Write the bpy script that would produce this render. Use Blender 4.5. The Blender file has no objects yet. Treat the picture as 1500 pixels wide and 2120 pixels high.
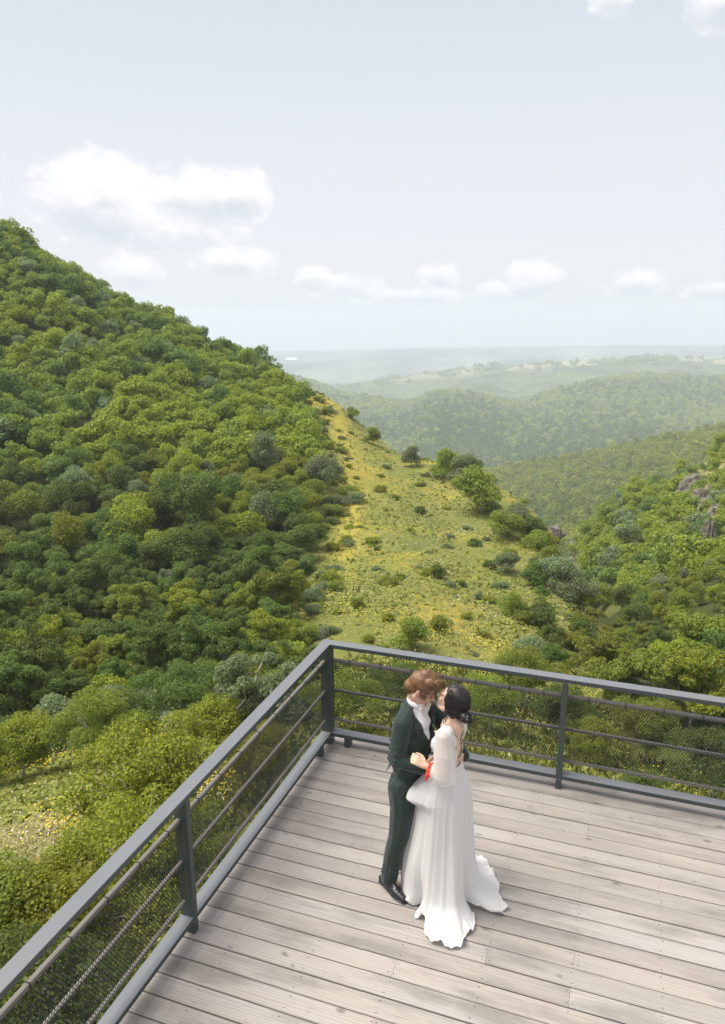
import bpy, bmesh, math, random
import numpy as np
from mathutils import Vector, Matrix, Quaternion

scene = bpy.context.scene
COL = scene.collection
# ---------------------------------------------------------------- camera
cam_d = bpy.data.cameras.new('camera'); cam = bpy.data.objects.new('camera', cam_d); COL.objects.link(cam)
cam_d.sensor_fit = 'AUTO'; cam_d.sensor_width = 36.0; cam_d.lens = 26.714
cam_d.clip_start = 0.05; cam_d.clip_end = 60000
_yaw, _pit, _rol = math.radians(-19.72156), math.radians(14.56396), math.radians(-0.22926)
_d = Vector((math.sin(_yaw)*math.cos(_pit), math.cos(_yaw)*math.cos(_pit), -math.sin(_pit)))
_r = Vector((math.cos(_yaw), -math.sin(_yaw), 0)); _u = _r.cross(_d)
_r2 = _r*math.cos(_rol) + _u*math.sin(_rol); _u2 = -_r*math.sin(_rol) + _u*math.cos(_rol)
cam.matrix_world = Matrix(((_r2.x, _u2.x, -_d.x, 2.6116), (_r2.y, _u2.y, -_d.y, -6.3408), (_r2.z, _u2.z, -_d.z, 4.2132), (0, 0, 0, 1)))
scene.camera = cam
# ---------------------------------------------------------------- sun, exposure
SUN_EL, SUN_AZ = math.radians(62), math.radians(-100)       # azimuth from +Y towards +X: high, behind the left hill
sun_d = bpy.data.lights.new('sun', 'SUN'); sun_d.energy = 3.8; sun_d.angle = math.radians(38); sun_d.color = (1.0, 0.95, 0.86)
sun = bpy.data.objects.new('sun', sun_d); COL.objects.link(sun)
_sd = Vector((math.sin(SUN_AZ)*math.cos(SUN_EL), math.cos(SUN_AZ)*math.cos(SUN_EL), math.sin(SUN_EL)))
sun.rotation_euler = _sd.to_track_quat('Z', 'Y').to_euler(); sun.location = _sd*50
scene.view_settings.view_transform = 'Standard'; scene.view_settings.look = 'None'
scene.view_settings.exposure = 0.42; scene.view_settings.gamma = 1.0
scene.cycles.use_denoising = True
scene.cycles.max_bounces = 6; scene.cycles.diffuse_bounces = 3; scene.cycles.glossy_bounces = 2
scene.cycles.transmission_bounces = 4; scene.cycles.transparent_max_bounces = 8; scene.cycles.volume_bounces = 2
scene.cycles.sample_clamp_indirect = 4.0
# ---------------------------------------------------------------- sky
class NT:
    """short-hand for building node trees"""
    def __init__(s, tree): s.t = tree; s.n = tree.nodes; s.l = tree.links
    def add(s, kind, **kw):
        n = s.n.new(kind)
        for k, v in kw.items(): setattr(n, k, v)
        return n
    def put(s, sock, v):
        if isinstance(v, bpy.types.NodeSocket): s.l.new(v, sock)
        elif v is not None: sock.default_value = v
    def math(s, op, a, b=None, c=None, clamp=False):
        n = s.add('ShaderNodeMath', operation=op, use_clamp=clamp)
        for i, v in enumerate((a, b, c)): s.put(n.inputs[i], v)
        return n.outputs[0]
    def mix(s, f, a, b, blend='MIX'):
        n = s.add('ShaderNodeMix', data_type='RGBA', blend_type=blend)
        s.put(n.inputs[0], f); s.put(n.inputs[6], a if not isinstance(a, tuple) or len(a) == 4 else (*a, 1)); s.put(n.inputs[7], b if not isinstance(b, tuple) or len(b) == 4 else (*b, 1))
        return n.outputs[2]
    def noise(s, vec, scale, detail=3, rough=.5, dist=0):
        n = s.add('ShaderNodeTexNoise'); s.put(n.inputs['Vector'], vec); n.inputs['Scale'].default_value = scale
        n.inputs['Detail'].default_value = detail; n.inputs['Roughness'].default_value = rough; n.inputs['Distortion'].default_value = dist
        return n.outputs['Fac']
    def ramp(s, f, *stops, interp='LINEAR'):
        n = s.add('ShaderNodeValToRGB'); s.put(n.inputs[0], f); cr = n.color_ramp; cr.interpolation = interp
        while len(cr.elements) < len(stops): cr.elements.new(0.5)
        for e, (p_, c_) in zip(cr.elements, stops):
            e.position = p_; e.color = (c_, c_, c_, 1) if not isinstance(c_, tuple) else (*c_, 1)
        return n.outputs[0]
    def maprange(s, v, a, b, c=0., d=1., smooth=False):
        n = s.add('ShaderNodeMapRange', interpolation_type='SMOOTHSTEP' if smooth else 'LINEAR')
        for i, q in enumerate((v, a, b, c, d)): s.put(n.inputs[i], q)
        return n.outputs[0]
    def scale(s, vec, sc, loc=None):
        n = s.add('ShaderNodeMapping'); s.put(n.inputs[0], vec); n.inputs['Scale'].default_value = sc
        if loc is not None: s.put(n.inputs['Location'], loc)
        return n.outputs[0]

world = bpy.data.worlds.new('World'); scene.world = world; world.use_nodes = True
w = NT(world.node_tree); w.n.clear()
sky = w.add('ShaderNodeTexSky', sky_type='NISHITA', sun_disc=False)
sky.sun_elevation = SUN_EL; sky.sun_rotation = SUN_AZ; sky.altitude = 700; sky.dust_density = 2.5; sky.air_density = 1.0
tc = w.add('ShaderNodeTexCoord').outputs['Generated']
sx = w.add('ShaderNodeSeparateXYZ'); w.put(sx.inputs[0], tc)
az = w.math('MULTIPLY', w.math('ARCTAN2', sx.outputs[0], sx.outputs[1]), 57.29578)
el = w.math('MULTIPLY', w.math('ARCSINE', sx.outputs[2]), 57.29578)
veil = w.ramp(w.maprange(el, -5, 90), (0.0, (.70, .70, .725)), (0.06, (.69, .695, .725)), (0.16, (.65, .665, .705)), (0.27, (.56, .595, .648)), (0.55, (.74, .755, .78)), (1.0, (.86, .865, .87)))
bgsky = w.mix(1.0, sky.outputs[0], (.10, .10, .10, 1), 'MULTIPLY')        # Nishita at strength 0.1
base = w.mix(.90, bgsky, veil)                                            # a thin high veil whitens it
# cumulus: soft patches in the sky dome (azimuth, elevation, half width, half height, strength)
CL = [(-37.5, 7.6, 4.6, 2.9, 1.0), (-31.0, 7.8, 3.6, 2.0, 1.0), (-27.6, 8.0, 1.9, 1.7, .95), (-34.0, 5.6, 6.0, 1.5, .6), (-45.2, 7.6, 1.6, 1.5, .5),
      (-35.6, 2.9, 2.3, 1.15, .7), (-28.5, 3.6, 3.2, 1.0, .5), (-23.2, 2.5, 1.5, .9, .7), (-20.2, 2.0, 2.2, .8, .6), (-14.2, 2.7, 1.6, .85, .45),
      (-7.6, 2.4, 2.1, 1.15, .8), (-9.6, 1.5, 3.0, .7, .4), (-.6, 2.0, 2.3, .8, .7), (4.2, 1.4, 2.2, .55, .35), (-16, 1.2, 5, .6, .3),
      (3.4, 18.0, 2.8, 2.0, 1.0), (-3.6, 18.9, 1.5, 1.2, .8), (-62, 9, 7, 4, .9), (22, 7, 6, 3, .8), (40, 12, 9, 4, .7), (-95, 14, 10, 5, .8)]
comb = w.add('ShaderNodeCombineXYZ'); w.put(comb.inputs[0], az); w.put(comb.inputs[1], w.math('MULTIPLY', el, 1.35))
n1 = w.noise(comb.outputs[0], .46, 9, .62, .35); n2 = w.noise(comb.outputs[0], .16, 3, .5)
cov = None; top = None
for a_, e_, wd, ht, st in CL:
    if e_ < 12 and a_ > -50 and a_ < 10: wd *= 1.04; ht *= 1.32 if e_ < 4.5 else 1.10; st = max(st, .62)
    dx = w.math('DIVIDE', w.math('SUBTRACT', az, a_), wd); dy = w.math('DIVIDE', w.math('SUBTRACT', el, e_), ht)
    q = w.math('SUBTRACT', 1.0, w.math('ADD', w.math('MULTIPLY', dx, dx), w.math('MULTIPLY', dy, dy)))
    q = w.math('MAXIMUM', w.math('MINIMUM', q, w.math('MULTIPLY', q, st)), -1.2)
    t_ = w.math('MULTIPLY', w.math('MAXIMUM', q, 0.0), dy)
    cov = q if cov is None else w.math('MAXIMUM', cov, q)
    top = t_ if top is None else w.math('ADD', top, t_)
dens = w.math('ADD', cov, w.math('MULTIPLY', w.math('SUBTRACT', n1, .5), 2.0))
mask = w.maprange(dens, -.16, .56, smooth=True)
lit = w.maprange(w.math('ADD', top, w.math('MULTIPLY', w.math('SUBTRACT', n1, .5), .9)), -.42, .22, smooth=True)
ccol = w.mix(lit, (.555, .585, .635), (.80, .795, .80))
final = w.mix(w.math('MULTIPLY', mask, .92), base, ccol)
bg = w.add('ShaderNodeBackground'); w.put(bg.inputs[0], final); bg.inputs[1].default_value = 1.0
wo = w.add('ShaderNodeOutputWorld'); w.l.new(bg.outputs[0], wo.inputs[0])

# ---------------------------------------------------------------- helpers
rng = np.random.default_rng(7)
def tag(o, label=None, cat=None, group=None, kind=None):
    if label: o['label'] = label
    if cat: o['category'] = cat
    if group: o['group'] = group
    if kind: o['kind'] = kind
    return o
def empty(name, loc=(0, 0, 0), rz=0.0):
    o = bpy.data.objects.new(name, None); COL.objects.link(o); o.location = loc; o.rotation_euler = (0, 0, rz); o.empty_display_size = .2
    return o
def np_mesh(name, verts, faces, smooth=False):
    """verts (n,3), faces (m,k) all with k corners"""
    me = bpy.data.meshes.new(name); verts = np.asarray(verts, np.float32); faces = np.asarray(faces, np.int32)
    m, k = faces.shape
    me.vertices.add(len(verts)); me.vertices.foreach_set('co', verts.ravel())
    me.loops.add(m*k); me.loops.foreach_set('vertex_index', faces.ravel())
    me.polygons.add(m); me.polygons.foreach_set('loop_start', np.arange(0, m*k, k, dtype=np.int32))
    me.update(calc_edges=True)
    if smooth: me.polygons.foreach_set('use_smooth', np.ones(m, bool))
    me.validate(); return me
def link(name, me, mat=None, parent=None, loc=None):
    o = bpy.data.objects.new(name, me); COL.objects.link(o)
    if mat is not None:
        if not me.materials: me.materials.append(mat)
        elif me.materials[0] != mat: o.material_slots[0].link = 'OBJECT'; o.material_slots[0].material = mat
    if parent is not None: o.parent = parent
    if loc is not None: o.location = loc
    return o
class MB:
    """collects simple solids into one mesh"""
    def __init__(s): s.v = []; s.f = []; s.n = 0
    def raw(s, v, f):
        s.v.append(np.asarray(v, float)); s.f += [tuple(int(i)+s.n for i in q) for q in f]; s.n += len(v)
    def box(s, a, b, bev=0.0):
        (x0, y0, z0), (x1, y1, z1) = a, b
        if bev <= 0:
            s.raw([(x0,y0,z0),(x1,y0,z0),(x1,y1,z0),(x0,y1,z0),(x0,y0,z1),(x1,y0,z1),(x1,y1,z1),(x0,y1,z1)],
                  [(3,2,1,0),(4,5,6,7),(0,1,5,4),(1,2,6,5),(2,3,7,6),(3,0,4,7)]); return
        bm = bmesh.new(); bmesh.ops.create_cube(bm, size=1)
        for q in bm.verts: q.co = Vector(((x0+x1)/2+q.co.x*(x1-x0), (y0+y1)/2+q.co.y*(y1-y0), (z0+z1)/2+q.co.z*(z1-z0)))
        bmesh.ops.bevel(bm, geom=bm.edges[:], offset=bev, segments=2, affect='EDGES', profile=.5)
        bm.verts.index_update(); s.raw([tuple(q.co) for q in bm.verts], [[q.index for q in f.verts] for f in bm.faces]); bm.free()
    def tube(s, pts, rad, n=8, cap=True):
        pts = [Vector(p_) for p_ in pts]; N = len(pts); rad = rad if hasattr(rad, '__len__') else [rad]*N
        V = []; F = []; up = None
        for i in range(N):
            d = (pts[min(i+1, N-1)] - pts[max(i-1, 0)]).normalized()
            if up is None: up = d.orthogonal().normalized()
            up = (up - d*up.dot(d)).normalized(); sd = d.cross(up)
            for k in range(n):
                a = 2*math.pi*k/n; V.append(tuple(pts[i] + (up*math.cos(a)+sd*math.sin(a))*rad[i]))
        for i in range(N-1):
            for k in range(n): F.append((i*n+k, i*n+(k+1) % n, (i+1)*n+(k+1) % n, (i+1)*n+k))
        if cap: F.append(tuple(range(n-1, -1, -1))); F.append(tuple(range((N-1)*n, N*n)))
        s.raw(V, F)
    def mesh(s, name, smooth=False):
        me = bpy.data.meshes.new(name); me.from_pydata(np.concatenate(s.v).tolist(), [], s.f); me.update()
        if smooth: me.polygons.foreach_set('use_smooth', np.ones(len(me.polygons), bool))
        return me
    def build(s, name, mat, parent=None, smooth=False): return link(name, s.mesh(name, smooth), mat, parent)
# ---------------------------------------------------------------- materials
def new_mat(name):
    m = bpy.data.materials.new(name); m.use_nodes = True; t = NT(m.node_tree); t.n.clear()
    out = t.add('ShaderNodeOutputMaterial'); return m, t, out
def principled(t, color, rough=.6, metallic=0., spec=.5, bump=None, bstr=.3, bdist=.01, **kw):
    p_ = t.add('ShaderNodeBsdfPrincipled'); t.put(p_.inputs['Base Color'], color if not isinstance(color, tuple) else (*color[:3], 1))
    t.put(p_.inputs['Roughness'], rough); t.put(p_.inputs['Metallic'], metallic); t.put(p_.inputs['Specular IOR Level'], spec)
    for k, v in kw.items(): t.put(p_.inputs[k], v)
    if bump is not None:
        b = t.add('ShaderNodeBump'); t.put(b.inputs['Height'], bump); b.inputs['Strength'].default_value = bstr; b.inputs['Distance'].default_value = bdist
        t.l.new(b.outputs[0], p_.inputs['Normal'])
    return p_
def objco(t): return t.add('ShaderNodeTexCoord').outputs['Object']
def simple(name, color, rough=.6, metallic=0., spec=.5, var=.15, scale=8., bump=0., bscale=60., **kw):
    m, t, out = new_mat(name); co = objco(t)
    n = t.noise(co, scale, 4, .6)
    lo = tuple(c*(1-var) for c in color); hi = tuple(min(1, c*(1+var)) for c in color)
    col = t.mix(n, lo, hi)
    b = t.noise(co, bscale, 4, .6) if bump > 0 else None
    p_ = principled(t, col, rough, metallic, spec, b, bump, .004, **kw); t.l.new(p_.outputs[0], out.inputs[0]); return m
def foliage_mat(name, dark, light, trans=.48, gloss=.25):
    m, t, out = new_mat(name)
    isl = t.add('ShaderNodeNewGeometry').outputs['Random Per Island']; rnd = t.add('ShaderNodeObjectInfo').outputs['Random']
    col = t.mix(isl, dark, light)
    hsv = t.add('ShaderNodeHueSaturation'); t.put(hsv.inputs['Color'], col)
    t.put(hsv.inputs['Hue'], t.maprange(rnd, 0, 1, .481, .509)); t.put(hsv.inputs['Value'], t.maprange(rnd, 0, 1, .78, 1.22)); t.put(hsv.inputs['Saturation'], t.maprange(isl, 0, 1, .9, 1.05))
    d = t.add('ShaderNodeBsdfDiffuse'); t.put(d.inputs[0], hsv.outputs[0])
    tr = t.add('ShaderNodeBsdfTranslucent'); t.put(tr.inputs[0], t.mix(.35, hsv.outputs[0], (.17, .24, .02)))
    g = t.add('ShaderNodeBsdfGlossy'); t.put(g.inputs[0], (.9, .95, 1, 1)); g.inputs['Roughness'].default_value = .45
    a = t.add('ShaderNodeMixShader'); a.inputs[0].default_value = trans; t.l.new(d.outputs[0], a.inputs[1]); t.l.new(tr.outputs[0], a.inputs[2])
    b = t.add('ShaderNodeMixShader'); b.inputs[0].default_value = .012; t.l.new(a.outputs[0], b.inputs[1]); t.l.new(g.outputs[0], b.inputs[2])
    t.l.new(b.outputs[0], out.inputs[0]); return m
M = {}
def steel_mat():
    # dark paint; the upward faces are coloured paler, standing in for light from above
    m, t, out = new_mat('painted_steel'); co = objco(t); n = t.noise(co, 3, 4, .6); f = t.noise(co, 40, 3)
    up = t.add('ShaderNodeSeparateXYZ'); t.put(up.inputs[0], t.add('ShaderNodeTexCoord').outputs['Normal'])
    toplit = t.maprange(up.outputs[2], .55, .95)
    col = t.mix(toplit, t.mix(n, (.040, .052, .054), (.052, .066, .066)), t.mix(t.math('ADD', t.math('MULTIPLY', n, .6), t.math('MULTIPLY', f, .4)), (.125, .135, .145), (.18, .186, .20)))
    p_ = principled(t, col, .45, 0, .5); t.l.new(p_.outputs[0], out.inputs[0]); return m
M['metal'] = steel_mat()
M['bar'] = simple('weathered_bar', (.20, .185, .165), .6, .1, .4, .3, 6, .1, 90)
M['net'] = simple('black_net', (.012, .016, .018), .55, 0, .4)
M['fol_yellow'] = foliage_mat('yellow_green_leaves', (.180, .222, .018), (.375, .420, .042))
M['fol_mid'] = foliage_mat('mid_green_leaves', (.155, .208, .024), (.325, .380, .054))
M['fol_dark'] = foliage_mat('dark_green_leaves', (.082, .138, .028), (.195, .265, .056))
M['fol_silver'] = foliage_mat('silvery_green_leaves', (.150, .195, .090), (.29, .345, .175))
M['fol_bright'] = foliage_mat('bright_lime_leaves', (.16, .185, .018), (.335, .345, .038), .4)
M['fol_spur'] = foliage_mat('spur_leaves', (.25, .325, .04), (.48, .54, .075)); M['fol_spur_dark'] = foliage_mat('spur_shade_leaves', (.13, .195, .045), (.28, .345, .075))
M['fol_far'] = foliage_mat('far_hill_leaves', (.26, .30, .065), (.50, .53, .13)); M['fol_far_dark'] = foliage_mat('far_hill_dull_leaves', (.085, .13, .06), (.19, .23, .09))
M['bark'] = simple('grey_bark', (.22, .19, .155), .85, 0, .3, .35, 9, .4, 30)

# ---------------------------------------------------------------- terrain height function
CX, CY, CZ = 2.6116, -6.3408, 4.2132          # the hill is described in polar form about the viewpoint terrace
def pchip(x, y, q):
    """monotone cubic through (x,y) along axis 0 of y; x 1-D or same shape as y"""
    h = np.diff(x)
    if y.ndim > 1: h = h[:, None]
    d = np.diff(y, axis=0) / h
    m = np.zeros_like(y)
    s = d[:-1] * d[1:] > 0
    w1 = 2*h[1:] + h[:-1]; w2 = h[1:] + 2*h[:-1]
    with np.errstate(divide='ignore', invalid='ignore'):
        hm = (w1 + w2) / (w1 / d[:-1] + w2 / d[1:])
    m[1:-1] = np.where(s, hm, 0.0)
    m[0] = d[0]; m[-1] = d[-1]
    i = np.clip(np.searchsorted(x, q) - 1, 0, len(x) - 2)
    t = (q - x[i]) / (x[i+1] - x[i])
    if y.ndim > 1: t = t[:, None]; hh = h[i]
    else: hh = h[i]
    return ((1+2*t)*(1-t)**2*y[i] + t*(1-t)**2*hh*m[i] + t*t*(3-2*t)*y[i+1] + t*t*(t-1)*hh*m[i+1])
def E(r, el): return CZ + r*math.tan(math.radians(el))
# azimuth: (z20,z30,z42) (r,z)mid1 (r,z)mid2 (r,z)crest
NEAR = {
 -180:(-8,-9,-10, 60,-11, 100,-11, 175,-8), -90:(-8,-11,-13, 60,-13, 100,-8, 178,10),
 -62:(-8.2,-12.5,-15, 60,-15.5, 100,-7, 182,27),
 -49:(-8.2,-12.5,-15, 60,-16, 100,-8, 180,23.5), -44:(-8.2,-12.5,-15.2, 60,-16.3, 100,-8.5, 175,18.7),
 -40:(-8.2,-12.4,-15.2, 60,-16.4, 98,-9.3, 168,11.0), -35:(-8.2,-12.2,-15, 60,-16.4, 96,-10.5, 160,2.0),
 -30:(-8.2,-12,-14.6, 60,-16.2, 94,-11.8, 152,-4.4), -27:(-8.2,-11.7,-14.1, 60,-15.8, 92,-12.5, 146,-7.0),
 -25.5:(-8.2,-11.5,-13.8, 60,-15.5, 90,-13, 140,-8.0), -23.5:(-8.3,-11.3,-13.5, 60,-15.2, 88,-13.6, 132,-8.6),
 -21.5:(-8.3,-11.1,-13.3, 60,-15.1, 86,-14.2, 124,-10.3), -19.5:(-8.3,-11,-13.2, 60,-15, 85,-14.6, 116,-12.8),
 -16.5:(-8.3,-11,-13.2, 58,-15.1, 80,-15.3, 106,-15.0), -14:(-8.3,-11,-13.4, 57,-15.3, 76,-15.8, 99,-15.2),
 -10.5:(-8.4,-11.2,-13.8, 55,-15.7, 70,-16.1, 91,-15.3), -8.2:(-8.4,-11.4,-14.1, 53,-15.8, 67,-16.2, 85,-15.8),
 -5.6:(-8.5,-11.6,-14.5, 51,-16, 62,-16.5, 75,-16.4), -2.5:(-8.8,-12,-15.2, 48,-16.5, 54,-17.4, 60,-18.1),
 0:(-9,-12.4,-15.6, 50,-17.6, 60,-20, 72,-23.5), 2.5:(-9,-12.4,-15.4, 50,-17.3, 60,-19.5, 74,-22.6),
 5.5:(-9,-12.2,-15, 50,-16.6, 60,-18.5, 75,-20.8), 9:(-9,-12,-14.6, 50,-16, 60,-17.4, 76,-18.6),
 15:(-9,-11.6,-14, 50,-15, 60,-15.6, 77,-15), 25:(-8.6,-11,-13, 50,-13.5, 60,-13, 78,-10),
 60:(-8,-10,-11, 50,-11, 60,-10, 78,-7), 180:(-8,-9,-10, 60,-11, 100,-11, 175,-8)}
GORGE = {-180:None,-5.6:None,-2.5:(95,-36,115,-36,130,-37.2),0:(90,-29.5,125,-34.5,160,-35.5),
 2.5:(90,-27.5,125,-31,170,-33.5), 5.5:(90,-25,125,-26.5,180,-27), 9:(90,-21,125,-20,185,-17),
 15:(90,-15,125,-12,190,-4), 25:(90,-9,125,-4,190,4), 60:(90,-4,125,-2,190,4), 180:None}
L3 = {-180:(600,-60),-30:(600,-115),-14:(600,-124),-10.5:(600,-119),-1.9:(600,-102.5),2.9:(600,-87),5.8:(600,-75),11:(600,-62),25:(600,-50),180:(600,-60)}
L4 = {-180:(1700,-3.0),-60:(1700,-3.4),-25:(1700,-4.5),-21.5:(1600,-5.65),-16.6:(1500,-6.7),-14.3:(1340,-5.85),-11:(1420,-6.0),-8.1:(1520,-6.35),
 -4.5:(1600,-4.95),-1:(1700,-4.25),2.5:(1750,-4.15),5.5:(1800,-4.3),15:(1800,-4.0),60:(1750,-3.6),180:(1700,-3.0)}
L5 = {-180:-3.2,-60:-5.2,-25:-5.2,-21.5:-5.0,-16:-4.35,-10.8:-3.72,-7.3:-3.45,-2:-3.05,3.3:-2.88,5.4:-2.96,15:-2.7,60:-2.9,180:-3.2}
L6 = {-180:-2.6,-60:-2.8,-25:-2.80,-9.1:-2.45,5.3:-2.15,30:-2.0,180:-2.6}
def rows():
    A = sorted(NEAR)
    out = []
    ip = lambda D, a: np.interp(a, sorted(D), [D[k] for k in sorted(D)])
    def ip2(D, a):
        ks = [k for k in sorted(D)]
        return [float(np.interp(a, ks, [D[k][j] for k in ks])) for j in range(len(D[ks[0]]))]
    for a in A:
        z20, z30, z42, r1, z1, r2, z2, rc, zc = NEAR[a]
        P = [(0,-3.2),(8,-4.2),(13,-5.4),(20,z20),(30,z30),(42,z42),(r1,z1),(r2,z2),(rc,zc)]
        g = None
        if -2.6 <= a <= 61: g = ip2({k: v for k, v in GORGE.items() if v}, a)
        if a < -1 or a > 100:
            gr = g or (rc+45, zc-28, rc+75, zc-36, rc+110, zc-45)
            P += [(rc+16, zc-8)]
            if a == -2.5: P += [(95,-36),(115,-36),(130,-37.2)]
            else: P += [(gr[0],gr[1]),(gr[2],gr[3]),(gr[4],gr[5])]
        else:
            P += [(rc+6, zc + (g[1]-zc)*0.4), (max(g[0], rc+12), g[1]), (g[2], g[3]), (g[4], g[5])]
        r3, z3 = ip2(L3, a)
        b = 1.0
        P += [(330, z3*0.86), (440, z3*0.955), (r3, z3), (720, z3-38)]
        r4, e4 = ip2(L4, a)
        zb = E(900, -10.4 if a < 4 else -9.4); 
        em = e4 + 0.4*(-10.0 - e4)
        P += [(900, zb), (r4*0.78, E(r4*0.78, em)), (r4, E(r4, e4)), (r4+250, E(r4, e4)-45)]
        e5 = ip(L5, a); e6 = ip(L6, a)
        P += [(2250, min(E(2250, e5-1.0), E(r4,e4)-30)), (2560, E(2560, e5-0.35)), (2900, E(2900, e5)), (3080, E(2900, e5)-35)]
        P += [(3400, -284 if a < 0 else -262), (4300, E(4300, e6-0.75)), (5600, E(5600, e6)), (7400, E(5600, e6)-55)]
        out.append(P)
    return np.array(A, float), np.array(out)
AZK, ROWS = rows()
def profile(az):
    """(n_az, n_ctrl) r and z for azimuths in degrees"""
    y = ROWS.reshape(len(AZK), -1)
    q = pchip(AZK, y, az).reshape(len(az), -1, 2)
    return q[:, :, 0], q[:, :, 1]
def vnoise(x, y, seed=0):
    """smooth value noise in 2-D"""
    xi = np.floor(x).astype(np.int64); yi = np.floor(y).astype(np.int64)
    fx = x - xi; fy = y - yi; fx = fx*fx*(3-2*fx); fy = fy*fy*(3-2*fy)
    def h(a, b):
        n = (a*374761393 + b*668265263 + seed*1442695041) & 0xffffffff
        n = ((n ^ (n >> 13)) * 1274126177) & 0xffffffff
        return ((n ^ (n >> 16)) & 0xffff) / 65535.0 - 0.5
    return (h(xi, yi)*(1-fx) + h(xi+1, yi)*fx)*(1-fy) + (h(xi, yi+1)*(1-fx) + h(xi+1, yi+1)*fx)*fy
def rough(x, y, r):
    n = 1.1*vnoise(x/11, y/11, 3) + 0.5*vnoise(x/4.3, y/4.3, 4)
    a = np.clip((r-6)/30, 0, 1)*np.clip(1.5-r/300, 0.5, 1)
    far = np.clip((r-300)/400, 0, 1)
    f = 26*np.abs(vnoise(x/230, y/230, 7)) + 13*np.abs(vnoise(x/95, y/95, 8)) - 9
    return n*a + f*far*np.clip(2.2-r/2500, 0.35, 1)
def polar_z(azs, rs):
    """height on a polar grid: (n_az, n_r)"""
    R_, Z_ = profile(azs)
    out = np.zeros((len(azs), len(rs)))
    for i in range(len(azs)): out[i] = pchip(R_[i], Z_[i], rs)
    a = np.radians(azs)[:, None]
    X = CX + rs[None]*np.sin(a); Y = CY + rs[None]*np.cos(a)
    return X, Y, out + rough(X, Y, np.broadcast_to(rs[None], X.shape))
def gz(x, y):
    """ground height at points"""
    x = np.atleast_1d(np.asarray(x, float)); y = np.atleast_1d(np.asarray(y, float))
    dx = x-CX; dy = y-CY; r = np.hypot(dx, dy); az = np.degrees(np.arctan2(dx, dy))
    R_, Z_ = profile(az); out = np.zeros(len(x))
    for i in range(len(x)): out[i] = pchip(R_[i], Z_[i], r[i:i+1])[0]
    return out + rough(x, y, r)

# ---------------------------------------------------------------- ground sheets
AZ = np.concatenate([np.arange(-180, -66, 6.0), np.arange(-66, 30, 0.4), np.arange(30, 180.1, 6.0)])
def sheet(name, r0, r1, grow, mat):
    n = int(math.log(r1/r0)/grow)+1; rs = np.exp(np.linspace(math.log(r0), math.log(r1), n))
    X, Y, Z = polar_z(AZ[:-1], rs); na = len(AZ)-1
    V = np.stack([X, Y, Z], -1).reshape(-1, 3)
    i, j = np.meshgrid(np.arange(na), np.arange(n-1), indexing='ij'); i2 = (i+1) % na
    F = np.stack([i*n+j, i*n+j+1, i2*n+j+1, i2*n+j], -1).reshape(-1, 4)[:, ::-1]
    if r0 < 5:                                                    # close the middle
        c = len(V); V = np.concatenate([V, [[CX, CY, -3.2]]])
    me = np_mesh(name, V, F, True); o = link(name, me, mat)
    if name == 'ground': cover(me, V)
    o['kind'] = 'structure'; return o
def cover(me, V):
    """land cover per vertex: x woodland floor, y dry straw turf"""
    r = np.hypot(V[:, 0]-CX, V[:, 1]-CY); a = np.degrees(np.arctan2(V[:, 0]-CX, V[:, 1]-CY)); j = 2.0*vnoise(V[:, 0]/5, V[:, 1]/5, 8)
    e = np.interp(r, [0, 36, 43, 50, 63, 80, 96, 125, 138, 160, 400.], [-26.5, -26.5, -25, -23.8, -22.6, -21.9, -22.5, -24.0, -26, -26.3, -26.3])
    wd = np.clip((e+j-a)/1.2, 0, 1)*np.clip((r-22+j)/5, 0, 1); wd = np.maximum(wd, np.clip((a-np.interp(r, [30, 60, 75, 95, 100], [0, -1.5, -2, -2, -4])+j)/1.5, 0, 1)*np.clip((r-24)/6, 0, 1))
    st = np.clip((a-3.2+j*.3)/1.0, 0, 1)*np.clip((r-np.interp(a, [3.5, 5, 6, 8], [165, 138, 118, 95])+4*j)/8, 0, 1); st = np.maximum(st, np.clip(1-np.hypot((a+45)/5.5, (r-15.2+j*.3)/1.7), 0, 1)*2)
    wd = wd*(1-np.clip(st, 0, 1))*np.where((a > -4) & (r > 88), .45, 1); dr = np.exp(-((a-e-1.8+j*.3)/1.1)**2)*np.clip((r-48)/15, 0, 1)*(r < 150); c = np.stack([wd, np.clip(st, 0, 1), dr, wd*0+1], -1)
    at = me.color_attributes.new('cover', 'FLOAT_COLOR', 'POINT'); at.data.foreach_set('color', c.astype(np.float32).ravel())
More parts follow.
